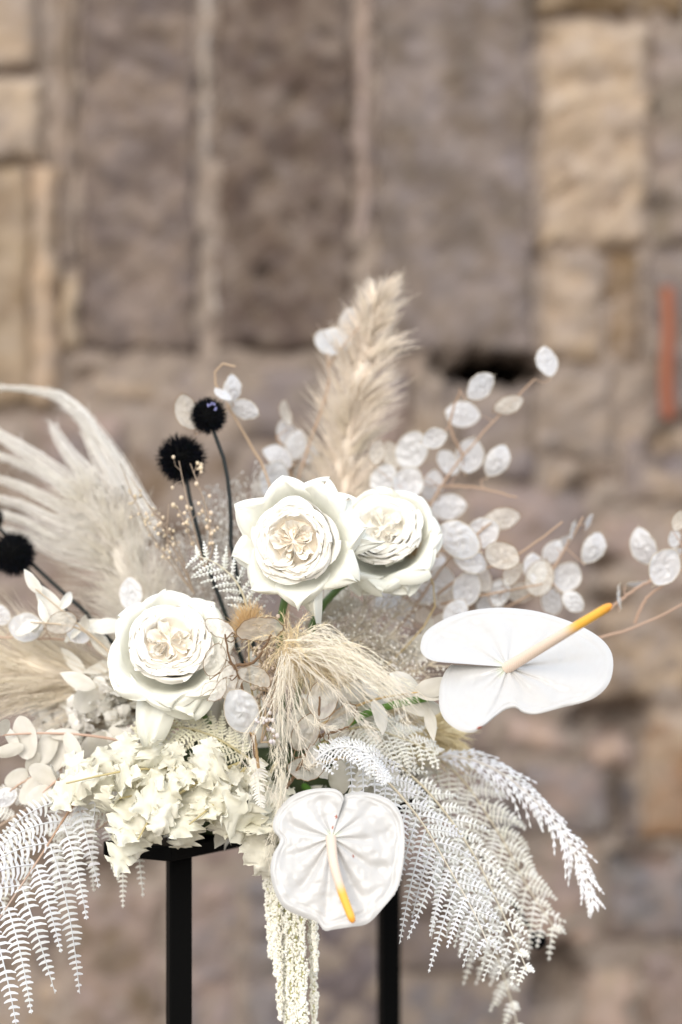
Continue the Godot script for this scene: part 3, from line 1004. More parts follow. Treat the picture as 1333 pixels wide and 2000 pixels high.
# ---------------------------------------------------------------- everything
func _ready() -> void:
	nz.seed = 5
	nz.frequency = 0.05
	nz.fractal_octaves = 2
	# camera, sky, light
	var cam := Camera3D.new()
	cam.name = "camera"
	cam.position = Vector3(0, EYE, FOCUS)
	var lens := CameraAttributesPhysical.new()
	lens.frustum_focal_length = 57.6
	lens.frustum_focus_distance = 1.975
	lens.frustum_near = 0.05
	lens.frustum_far = 60.0
	lens.exposure_aperture = 1.3
	cam.attributes = lens
	add_child(cam)
	cam.current = true
	var we := WorldEnvironment.new()
	we.name = "world"
	var env := Environment.new()
	env.background_mode = Environment.BG_SKY
	env.tonemap_mode = Environment.TONE_MAPPER_LINEAR
	env.tonemap_exposure = 1.85
	env.sdfgi_enabled = true
	env.ssao_enabled = true
	env.ssil_enabled = true
	var sky := Sky.new()
	var sm := ProceduralSkyMaterial.new()
	sm.sky_top_color = Color(0.85, 0.885, 0.94)
	sm.sky_horizon_color = Color(0.87, 0.895, 0.935)
	sm.ground_bottom_color = Color(0.5, 0.47, 0.44)
	sm.ground_horizon_color = Color(0.62, 0.6, 0.57)
	sky.sky_material = sm
	env.sky = sky
	we.environment = env
	add_child(we)
	var sun := DirectionalLight3D.new()
	sun.name = "sun"
	sun.light_energy = 0.5
	sun.light_angular_distance = 40.0
	sun.light_color = Color(1.0, 0.98, 0.955)
	sun.shadow_enabled = true
	add_child(sun)
	sun.look_at_from_position(Vector3(-0.9, 1.5, 3.0), Vector3.ZERO)

	materials()
	shapes()
	var g := Geo.new()
	var pos := PackedVector3Array()
	var cc := PackedColorArray()
	for i in 41:
		for j in 41:
			var x := lerpf(-8, 8, j / 40.0)
			var z := lerpf(-1.4, 12, i / 40.0)
			pos.append(Vector3(x, 0.012 * nz.get_noise_2d(x * 40.0, z * 40.0), z))
			cc.append(lin(150, 140, 126).lerp(lin(128, 118, 106), 0.5 + 0.5 * nz.get_noise_2d(x * 20.0, z * 20.0)))
	g.grid(41, 41, pos, cc)
	var o := obj("ground", g, M.ground)
	tag(o, "pale packed earth in front of the old wall", "ground", "", "structure")
	wall()

	stand()
	flowers()


func stand() -> void:
	var top := P(0, 1640, -0.05).y
	var t := thing("flower_stand", "black painted steel stand with square legs carrying the flowers", "stand", Vector3(-0.02, 0, -0.14))
	var a := P(350, 1650, -0.05)
	var b := P(760, 1650, -0.34)
	var k := Color(0.006, 0.0065, 0.007)
	var along := Vector3(b.x - a.x, 0, b.z - a.z).normalized()
	var bas := Basis(along, Vector3.UP, along.cross(Vector3.UP))
	for p: Vector3 in [a, b]:
		var g := Geo.new()
		g.box(Vector3(-0.0095, 0.01, -0.0095), Vector3(0.0095, top - 0.0125, 0.0095), 0.0015, k, Basis(Vector3.UP, 0.25), Vector3(p.x, 0, p.z))
		obj("leg", g, M.metal, t)
	var mid := (a + b) / 2.0
	mid.y = top
	var g2 := Geo.new()
	g2.box(Vector3(-0.21, -0.0125, -0.05), Vector3(0.21, 0.0, 0.02), 0.002, k, bas, mid + bas.z * 0.0)
	obj("top_plate", g2, M.metal, t)
	g2 = Geo.new()
	g2.box(Vector3(-0.23, 0.0, -0.18), Vector3(0.23, 0.0095, 0.18), 0.002, k, bas, Vector3(mid.x, 0.003, mid.z))
	obj("base_plate", g2, M.metal, t)
	# the foam that the stems are stuck into, on its dish
	var d := thing("foam_block", "green floral foam hidden under the leaves on the black stand", "floral foam", Vector3(-0.04, top, -0.1))
	g2 = Geo.new()
	g2.box(Vector3(-0.1, 0.001, -0.05), Vector3(0.07, 0.075, 0.045), 0.012, lin(70, 78, 56), Basis(), Vector3(-0.04, top, -0.1))
	obj("foam", g2, M.foam, d)


func flowers() -> void:
	var core := P(560, 1520, -0.09)
	var g := Geo.new()
	# --- roses
	rose("open white rose with pointed outer petals standing highest above the feathery tuft", P(578, 1058, 0.02), Vector3(-0.2, 0.02, 1), Vector3.UP,
		[[104, 0.0527, -0.004, 0.03], [151, 0.0585, -0.008, 0.031], [65, 0.0535, -0.004, 0.03], [12, 0.056, -0.01, 0.031], [-33, 0.056, -0.006, 0.032], [-88, 0.052, -0.004, 0.033], [-135, 0.053, -0.006, 0.03], [-168, 0.0555, -0.012, 0.028], [40, 0.052, -0.014, 0.03], [-80, 0.066, -0.03, 0.013], [0, 0.062, -0.026, 0.014]],
		1.3, [P(552, 1190, -0.02), P(548, 1300, -0.05), core], 0.8, 5, 1.0, 1.0)
	rose("white rose half hidden behind the highest rose, facing upward", P(748, 1040, -0.055), Vector3(-0.12, 0.62, 1), Vector3.UP,
		[[100, 0.044, 0.0, 0.03], [150, 0.046, -0.004, 0.03], [50, 0.046, 0.0, 0.03], [5, 0.049, -0.006, 0.031], [-40, 0.051, -0.006, 0.033], [-88, 0.052, -0.008, 0.035], [-132, 0.05, -0.006, 0.032], [-65, 0.05, -0.02, 0.03], [-110, 0.05, -0.02, 0.03]],
		2.9, [P(650, 1160, -0.07), P(600, 1260, -0.08), core], 0.3, 4, 0.25, 0.97)
	rose("blush-hearted white rose lowest of the three, above the bleached oak leaves", P(332, 1262, 0.0), Vector3(0.02, 0.55, 1), Vector3.UP,
		[[95, 0.05, 0.0, 0.03], [145, 0.05, -0.004, 0.03], [48, 0.052, 0.0, 0.031], [5, 0.05, -0.006, 0.031], [-38, 0.052, -0.008, 0.033], [-88, 0.05, -0.006, 0.036], [-140, 0.053, -0.006, 0.033], [-165, 0.05, -0.01, 0.03], [-70, 0.055, -0.02, 0.03], [-105, 0.07, -0.045, 0.015]],
		4.7, [P(392, 1390, -0.03), P(450, 1470, -0.06), core], 0.8, 6, 0.2, 1.0)
	# --- anthuriums
	var a1 := P(993, 1303, 0.05)
	spathe("white anthurium pointing right, its yellow tipped spadix rising past the edge", a1,
		[[993, 1303], [868, 1294], [845, 1291], [830, 1283], [823, 1267], [834, 1239], [870, 1215], [920, 1198], [980, 1191], [1040, 1195], [1085, 1205], [1135, 1223], [1172, 1244], [1193, 1267], [1198, 1293], [1189, 1327], [1168, 1351], [1138, 1366], [1085, 1379], [1043, 1389], [1018, 1387], [1003, 1378], [983, 1382], [960, 1397], [940, 1412], [918, 1423], [890, 1418], [866, 1400], [857, 1374], [860, 1340], [871, 1314], [884, 1301]],
		Vector2(0.1, -0.85), -0.05, [0.1, 0.19, 0.28, 0.39, 0.5, 0.6, 0.69, 0.78, 0.87, 0.94], [0.012, -0.012],
		[P(990, 1305, 0.05), P(1030, 1281, 0.066), P(1110, 1233, 0.098), P(1196, 1181, 0.13)], 0.62, 0.0047,
		[P(990, 1306, 0.046), P(930, 1330, 0.02), P(855, 1357, -0.01), P(700, 1402, -0.03), core], 1.0, [[934, 1415, 6, 3]])
	var a2 := P(648, 1637, 0.07)
	spathe("white anthurium facing straight out below the bouquet, in front of the hanging tassels", a2,
		[[648, 1637], [672, 1562], [668, 1552], [650, 1543], [610, 1545], [575, 1556], [550, 1576], [535, 1602], [534, 1624], [547, 1643], [533, 1672], [529, 1705], [540, 1745], [560, 1772], [595, 1787], [620, 1795], [634, 1811], [650, 1809], [682, 1804], [718, 1797], [748, 1768], [776, 1733], [787, 1690], [791, 1645], [788, 1605], [772, 1573], [740, 1556], [700, 1551], [674, 1556]],
		Vector2(0.06, -0.3), -0.05, [0.09, 0.2, 0.31, 0.41, 0.5, 0.6, 0.7, 0.8, 0.9], [0.006, -0.004],
		[P(647, 1636, 0.072), P(652, 1685, 0.092), P(668, 1742, 0.1), P(691, 1803, 0.104)], 0.6, 0.0042,
		[P(648, 1636, 0.068), P(640, 1600, 0.02), P(600, 1540, -0.05), core], 2.0, [[657, 1597, 2.5, 3.5], [650, 1617, 2, 3.5], [689, 1672, 3, 2.2]])
	# --- plumes
	var straw := lin(244, 232, 216)
	plume("pampas_plume", "upright straw coloured pampas plume above the two upper roses", "pampas grass", pix([[672, 1090], [668, 1000], [674, 890], [694, 770], [722, 650], [742, 560]], -0.2, -0.2, 30), [0.013, 0.019, 0.022, 0.022, 0.017, 0.006], 3200, Vector2(0.016, 0.030), 0.0010, straw, 0.7, Vector3(0.02, 0, 0), 31, 0.16, 0.36)
	var big := plume("pampas_plume", "big white pampas plume with wisps blown out to the left edge", "pampas grass", pix([[330, 1300], [285, 1190], [240, 1090], [195, 1010], [150, 945]], -0.14, -0.16, 30), [0.03, 0.04, 0.038, 0.030, 0.016], 3600, Vector2(0.018, 0.038), 0.0005, lin(248, 242, 231), 0.6, Vector3(-0.12, 0.0, 0), 32, 0.42, 0.25)
	rng.seed = 132
	g = Geo.new()
	for q in [[[290, 1010], [215, 900], [150, 800], [80, 764], [-20, 757]], [[300, 1040], [240, 920], [165, 815], [110, 768]], [[280, 1000], [225, 900], [170, 830], [125, 790]], [[200, 990], [120, 930], [50, 880], [-20, 838]], [[190, 1010], [110, 940], [40, 905], [-30, 880]], [[180, 1020], [110, 985], [40, 950], [-30, 930]], [[170, 1040], [100, 1015], [40, 985], [-30, 968]], [[190, 1075], [110, 1050], [50, 1020], [-20, 1000]], [[200, 1100], [120, 1080], [60, 1050], [10, 1035]], [[210, 960], [150, 900], [120, 860], [105, 830]], [[230, 960], [190, 890], [170, 850], [160, 820]]]:
		var spread := rng.randf_range(9.0, 15.0)
		for k in 34:
			var pts := []
			var ox := rng.randf_range(-1, 1)
			var oy := rng.randf_range(-1, 1)
			for n in q.size():
				var open: float = spread * (1.3 - 0.25 * n)
				pts.append(P(q[n][0] + ox * open, q[n][1] + oy * open, -0.15 - 0.02 * n + rng.randf_range(-0.01, 0.01)))
			feathered(g, spline(pts, 12), 0.0005, 9, 0.010, jit(lin(246, 242, 235), 0.05))
	obj("wisps", g, M.hair, big).set_meta("kind", "stuff")
	plume("pampas_plume", "cream pampas plume lying low to the left below the white leaves", "pampas grass", pix([[330, 1390], [220, 1345], [80, 1318], [-60, 1300]], -0.11, -0.12, 20), [0.022, 0.03, 0.03, 0.02], 2000, Vector2(0.03, 0.055), 0.0007, lin(244, 233, 214), 0.5, Vector3(-0.05, -0.03, 0), 35)
	plume("pampas_plume", "short yellowish plume tucked under the right-pointing anthurium", "pampas grass", pix([[700, 1440], [800, 1430], [870, 1428], [915, 1430]], -0.1, -0.1, 20), [0.016, 0.022, 0.022, 0.018], 1300, Vector2(0.014, 0.026), 0.0009, lin(243, 228, 188), 0.6, Vector3(0.03, -0.03, 0), 36)
	# --- the golden tuft in the middle
	rng.seed = 41
	var tuft := thing("feathery_tuft", "golden beige feathery tuft drooping right and down in the middle of the bouquet", "dried grass", P(562, 1268, 0.03))
	g = Geo.new()
	var gold := lin(249, 240, 220)
	for k in 95:
		var a := rng.randf_range(0.0, 1.0)
		var from := P(566 + rng.randf_range(-12, 16), 1262 + rng.randf_range(-14, 26), 0.03 + rng.randf_range(-0.02, 0.02))
		var reach := rng.randf_range(0.35, 1.0)
		var tip := P(lerpf(585, 825, reach) + rng.randf_range(-20, 10), 1262 + 110 * reach * reach + rng.randf_range(-18, 80) * (0.35 + a * 0.8), 0.045 + rng.randf_range(-0.04, 0.04))
		var mid := from.lerp(tip, 0.5) + Vector3(0.0, rng.randf_range(0.004, 0.022), rng.randf_range(-0.01, 0.014))
		feathered(g, spline([from, mid, tip], 14), 0.00033, 26, 0.009, jit(gold, 0.09))
	for k in 40:
		var from := P(566 + rng.randf_range(-14, 14), 1262 + rng.randf_range(-14, 20), 0.03 + rng.randf_range(-0.02, 0.02))
		var d := rv() * Vector3(1, 0.7, 1) + Vector3(-0.25, 0.15, 0)
		feathered(g, spline([from, from + d * 0.018 + Vector3(0, 0.008, 0), from + d * 0.036], 8), 0.0003, 22, 0.007, jit(lin(247, 228, 190), 0.09))
	for k in 1500:
		var f := sqrt(rng.randf())
		var at := P(568 + f * rng.randf_range(-30, 130), 1272 + f * rng.randf_range(-18, 70), 0.028 + f * rng.randf_range(-0.02, 0.018))
		var d := (at - P(556, 1258, 0.025)).normalized()
		g.strand(at, (d + rv() * 0.7).normalized(), rng.randf_range(0.007, 0.02), rv() * 0.35 + Vector3(0, -0.15, 0), 4, 0.00024, jit(lin(246, 230, 198), 0.08))
	obj("beige_hairs", g, M.hair, tuft).set_meta("kind", "stuff")
	g = Geo.new()
	for q in [[[560, 1275], [520, 1380], [485, 1470], [528, 1555]], [[562, 1280], [560, 1370], [600, 1480], [604, 1490]], [[560, 1280], [545, 1390], [540, 1480], [532, 1560]], [[560, 1290], [556, 1400], [556, 1500], [538, 1640]], [[562, 1285], [590, 1350], [610, 1410], [648, 1420]], [[560, 1300], [540, 1450], [548, 1560], [520, 1690]], [[568, 1280], [640, 1340], [700, 1400], [740, 1440]], [[566, 1276], [660, 1300], [760, 1350], [790, 1415]]]:
		for k in 4:
			var pts := []
			for p in q:
				pts.append(P(p[0] + rng.randf_range(-15, 15), p[1] + rng.randf_range(-10, 10), 0.052 + rng.randf_range(-0.008, 0.008)))
			feathered(g, spline(pts, 20), 0.00034, 46, 0.011, jit(lin(246, 238, 222), 0.06))
	obj("trailing_hairs", g, M.hair, tuft).set_meta("kind", "stuff")
	# --- black thistles
	globe("black thistle globe highest of all, with a fleck of violet on it", P(408, 812, -0.09), 0.0158, [P(437, 900, -0.085), P(452, 1000, -0.08), P(458, 1100, -0.08), core], 51, true)
	globe("black thistle globe below the highest one, with pale buds in front of it", P(355, 897, -0.1), 0.0212, [P(372, 975, -0.095), P(395, 1070, -0.09), P(440, 1200, -0.09), core], 52)
	globe("black thistle globe at the left edge in front of the white plume", P(26, 1083, -0.13), 0.0195, [P(90, 1150, -0.12), P(160, 1225, -0.11), P(300, 1350, -0.1), core], 53)
	globe("black thistle globe cut by the left edge, above its neighbour", P(-18, 1012, -0.15), 0.0115, [P(60, 1100, -0.14), P(150, 1180, -0.12), P(300, 1330, -0.1), core], 54)
	globe("small black thistle globe hanging among the fern tips at lower right", P(1050, 1836, -0.16), 0.0082, [P(1000, 1760, -0.15), P(900, 1620, -0.13), P(760, 1500, -0.1), core], 55)
	branches()
	greens()
	tassels()


func branches() -> void:
	pods("branch of silver pods reaching highest at right, its top pod before the dark wall gap", [[[720, 1300], [790, 1120], [850, 970], [940, 850], [1045, 740]], [[860, 950], [930, 952], [1010, 972]], [[905, 890], [880, 830], [900, 760]]],
		[[1069, 706, 62, 100], [939, 755, 66, 40], [904, 809, 72, 175], [995, 791, 62, 20, 0.3, 1], [917, 889, 72, 80], [973, 900, 70, 60], [875, 904, 58, 130], [848, 855, 52, 20], [877, 990, 72, 5], [845, 950, 66, 75], [805, 880, 82, 70], [765, 890, 60, 110, 0.2, 1], [750, 935, 66, 60], [795, 945, 70, 60], [830, 1010, 55, 20], [735, 882, 50, 80, 0.5, 1]], -0.17, false, 61, lin(176, 150, 128))
	pods("branch of silver pods clustered right of the second rose", [[[700, 1330], [800, 1200], [880, 1090], [960, 1020]], [[800, 1200], [900, 1130], [1000, 1090], [1100, 1020]], [[860, 1180], [960, 1160], [1060, 1140]]],
		[[980, 1014, 76, 10, 0.2, 1], [897, 1054, 92, 150], [942, 1041, 72, 30], [922, 1096, 68, -20], [980, 1085, 70, -20, 0.3, 1], [910, 1150, 74, 70], [879, 1172, 84, 160, 0.3, 1], [861, 1135, 60, 80], [975, 1157, 56, 70], [1017, 1157, 56, 10, 0.4, 1], [785, 1135, 66, 60], [830, 1160, 60, 20], [785, 1195, 62, 130], [822, 1200, 60, -30, 0.2, 1], [740, 1180, 50, 100, 0.3, 1], [870, 1222, 70, 10, 0.2, 1], [715, 1130, 60, 120, 0.3, 1], [760, 1165, 66, 40], [800, 1100, 62, 80, 0.2, 1], [845, 1095, 58, 20], [890, 1200, 64, 60], [940, 1130, 60, 120, 0.3, 1], [955, 1185, 56, 10], [770, 1225, 58, 100, 0.3, 1], [700, 1200, 52, 60, 0.4, 1], [1000, 1120, 54, 50, 0.3, 1]], -0.13, false, 62, lin(180, 154, 132))
	pods("spray of silver pods fanned above the yellow spadix tip", [[[850, 1260], [960, 1200], [1050, 1150], [1110, 1060], [1140, 1010]]],
		[[1046, 1112, 66, 100, 0.2], [1054, 1130, 74, 250, 0.1, 1], [1107, 1126, 64, 60], [1078, 1175, 58, -70], [1120, 1175, 50, -40], [1080, 1078, 52, 60], [1162, 1070, 68, 60], [1118, 1034, 40, 75, 1.2], [1150, 1020, 36, 60, 1.1], [1100, 1060, 40, 40, 0.9]], -0.15, false, 63, lin(186, 160, 138))
	pods("bare tan branch with a few pods running out at the right edge", [[[860, 1290], [1000, 1280], [1180, 1243], [1280, 1208], [1360, 1165]], [[1240, 1218], [1262, 1170], [1300, 1140], [1350, 1100]], [[1190, 1190], [1260, 1140], [1320, 1125]]],
		[[1256, 1070, 78, 110], [1297, 1107, 76, 60, 0.3], [1317, 1052, 36, 80, 0.5], [1328, 1015, 44, 60, 0.2, 1], [1207, 1165, 50, 95, 1.35], [1245, 1141, 40, 10, 1.3], [1318, 1080, 34, 20, 1.0]], -0.11, false, 64, lin(190, 160, 140))
	pods("dried branch with pods left of the upright straw plume", [[[560, 1230], [572, 1000], [600, 880], [640, 760], [640, 690]], [[578, 960], [560, 900], [540, 850]], [[640, 720], [660, 690], [700, 640]]],
		[[545, 890, 66, 150], [580, 868, 62, 80], [605, 885, 50, 60], [533, 935, 78, 70], [556, 808, 54, 100, 1.0, 1], [560, 845, 56, 100], [596, 920, 60, 30, 0.2, 1], [650, 672, 76, 165, 0.5], [683, 632, 62, 85, 0.3], [512, 960, 50, 120, 0.3, 1]], -0.19, false, 65, lin(186, 156, 128))
	pods("thin branch with crumpled white pods behind the highest black thistle", [[[560, 1220], [530, 960], [490, 870], [450, 800], [420, 745], [430, 712], [460, 715]]],
		[[455, 762, 62, 80, 0.7], [478, 800, 60, -20, 0.6], [366, 808, 74, 110, 0.3, 1], [436, 770, 40, 140, 0.9]], -0.12, false, 66, lin(190, 164, 136))
	pods("clear brown-rimmed pods hanging right of the lowest rose", [[[500, 1480], [470, 1330], [450, 1290], [440, 1240]], [[462, 1300], [500, 1290], [530, 1240]]],
		[[420, 1290, 62, 75, 0.3], [429, 1228, 58, 155, 0.8], [444, 1332, 62, 262, 0.4], [464, 1326, 58, 250, 0.8], [446, 1258, 48, 80, 0.7], [508, 1224, 88, 12, 0.9], [498, 1318, 64, -28, 0.6], [451, 1297, 34, 100, 0.5], [430, 1350, 50, 230, 0.9], [410, 1340, 46, 210, 0.9]], 0.045, true, 67, lin(120, 94, 70), 0.012)
	pods("single bright pearly pod hanging below the clear pods", [[[505, 1500], [500, 1450], [497, 1432]]], [[473, 1390, 86, 118, 0.1]], 0.05, false, 167, lin(190, 160, 120), 0.002)
	pods("clear pods with brown stains below the golden tuft", [[[560, 1540], [600, 1470], [620, 1420], [625, 1360]], [[612, 1440], [650, 1430], [680, 1420]]],
		[[597, 1434, 80, 62, 0.2], [597, 1503, 66, 180, 0.5], [660, 1408, 84, 50, 0.8], [611, 1477, 46, 80, 0.5], [630, 1366, 76, 80, 0.3], [668, 1440, 40, 60, 0.9]], 0.035, true, 68, lin(120, 94, 70), 0.012)
	pods("white pods on a tan twig crossing the left edge", [[[330, 1330], [200, 1260], [100, 1248], [-40, 1244]]],
		[[52, 1228, 68, 172], [-2, 1200, 52, 150], [255, 1160, 66, 95], [120, 1215, 60, 20, 0.3, 1], [150, 1240, 50, 150, 0.4]], -0.08, false, 69, lin(196, 168, 146))
	pods("lone white pod at the left edge above the fern", [[[120, 1500], [60, 1520], [20, 1545]]], [[10, 1557, 50, 200, 0.2]], -0.04, false, 169, lin(196, 168, 146), 0.002)
	# eucalyptus-like rounded leaves at left
	leafy("silver_leaf_branch", "branch of rounded grey-cream leaves above the lower left fern", "dried branch", [[[330, 1470], [200, 1440], [80, 1432], [-40, 1440]], [[250, 1480], [150, 1500], [70, 1560]]], -0.03, V.round, [[52, 1440, 88, 95], [18, 1468, 62, 200], [62, 1492, 58, 240], [93, 1458, 74, 70], [112, 1478, 70, 60], [20, 1440, 50, 130], [60, 1545, 60, 240], [140, 1460, 70, 120], [30, 1520, 60, 210]], Vector2(0.02, 0.03), 71, lin(204, 172, 152), 3, 0.02)
	leafy("white_leaf_branch", "branch with long white pointed leaves left of the lowest rose", "dried branch", [[[330, 1400], [210, 1270], [130, 1200], [70, 1150]], [[240, 1300], [160, 1230], [60, 1215]]], -0.06, V.leaf, [[95, 1175, 105, 125], [175, 1225, 90, 20], [140, 1290, 80, 140], [205, 1265, 90, -50], [215, 1220, 85, 10], [110, 1205, 80, 170], [150, 1330, 80, 160], [190, 1310, 70, 200]], Vector2(0.024, 0.036), 72, lin(212, 194, 170), 5, 0.03)
	leafy("white_leaf_branch", "sprig of pale narrow leaves under the golden tuft", "dried branch", [[[600, 1500], [680, 1480], [750, 1500]], [[620, 1420], [720, 1370], [830, 1350]]], -0.015, V.leaf, [[745, 1525, 110, -25], [700, 1520, 100, -70], [770, 1350, 110, 0], [800, 1335, 90, -25], [660, 1530, 90, -95], [820, 1380, 90, 170], [735, 1370, 90, 20], [845, 1415, 70, -75], [700, 1350, 80, 10]], Vector2(0.025, 0.04), 73, lin(206, 178, 128), 5, 0.02)
	# small buds
	var tan_ := lin(166, 148, 130)
	spray("spray of pale round buds in front of the lower upright black thistle", [P(400, 1110, -0.07)], [P(350, 900, -0.065), P(372, 905, -0.065), P(395, 985, -0.065), P(345, 985, -0.065)], 0.0017, lin(222, 202, 174), tan_, 7, 0.016, 81)
	spray("arched spray of tiny buds crossing the white plume", [P(380, 1160, -0.08)], [P(235, 905, -0.08), P(255, 930, -0.08), P(290, 985, -0.08), P(330, 985, -0.07)], 0.0013, lin(218, 200, 172), tan_, 9, 0.016, 82)
	spray("cluster of tiny silver-beige buds between the lowest and highest roses", [P(520, 1420, 0.0)], [P(505, 1190, 0.0), P(530, 1195, 0.0), P(490, 1260, 0.01), P(515, 1260, 0.01), P(500, 1320, 0.02), P(540, 1300, 0.0)], 0.0016, lin(204, 188, 170), lin(178, 156, 128), 16, 0.013, 83)
	spray("few silver buds hanging left below the golden tuft", [P(510, 1450, 0.05)], [P(520, 1385, 0.052), P(530, 1400, 0.052), P(512, 1405, 0.052)], 0.0017, lin(214, 206, 204), lin(178, 156, 128), 5, 0.008, 84)
	spray("mass of fine grey twigs rising left of the highest rose", [P(440, 1320, -0.13), P(470, 1300, -0.13)], [P(400, 960, -0.14), P(430, 980, -0.14), P(380, 1010, -0.13), P(350, 1040, -0.13), P(450, 1010, -0.14), P(480, 960, -0.15), P(500, 920, -0.15), P(420, 1050, -0.13), P(330, 1080, -0.13), P(470, 1080, -0.12), P(445, 930, -0.15)], 0.0009, lin(222, 219, 213), lin(204, 197, 188), 60, 0.03, 85, "twig_spray")
	spray("mass of fine beige twigs between the upper roses and the golden tuft", [P(580, 1400, -0.08), P(620, 1380, -0.08)], [P(640, 1180, -0.08), P(680, 1150, -0.09), P(720, 1160, -0.09), P(760, 1180, -0.09), P(780, 1230, -0.08), P(700, 1220, -0.07), P(660, 1230, -0.07), P(740, 1240, -0.08), P(610, 1200, -0.09), P(800, 1170, -0.1), P(810, 1260, -0.1), P(590, 1250, -0.06)], 0.0008, lin(228, 223, 214), lin(214, 203, 184), 90, 0.03, 86, "twig_spray")
	spray("grey lacy twigs along the right side of the golden tuft", [P(640, 1440, -0.06)], [P(800, 1310, -0.06), P(840, 1320, -0.06), P(780, 1290, -0.07), P(860, 1290, -0.08), P(820, 1400, -0.05)], 0.0010, lin(230, 225, 216), lin(216, 204, 182), 70, 0.024, 87, "twig_spray")
	# soft bunny tails
	for q in [[486, 1225, 0.0, 0.019, "tan bunny-tail head behind the clear pods", 91], [826, 1078, -0.075, 0.017, "tan bunny-tail head at the right edge of the half hidden rose", 92]]:
		rng.seed = q[5]
		var at := P(q[0], q[1], q[2])
		var t := thing("bunny_tail", q[4], "dried grass", at)
		var g := Geo.new()
		for k in 700:
			var d := rv().normalized()
			g.strand(at + d * Vector3(0.45, 0.7, 0.45) * q[3] * 0.6, (d + Vector3(0, 0.9, 0)).normalized(), q[3] * rng.randf_range(0.5, 1.0), rv() * 0.2, 3, 0.0003, jit(lin(226, 196, 150), 0.08))
		obj("soft_hairs", g, M.hair, t).set_meta("kind", "stuff")
		g = Geo.new()
		g.tube(spline([at + Vector3(0, -0.01, 0), at + Vector3(0.004, -0.06, -0.01), P(560, 1480, -0.07)], 12), 0.0007, 0.0009, 5, lin(190, 170, 126), lin(190, 170, 126))
		obj("stem", g, M.twig, t)


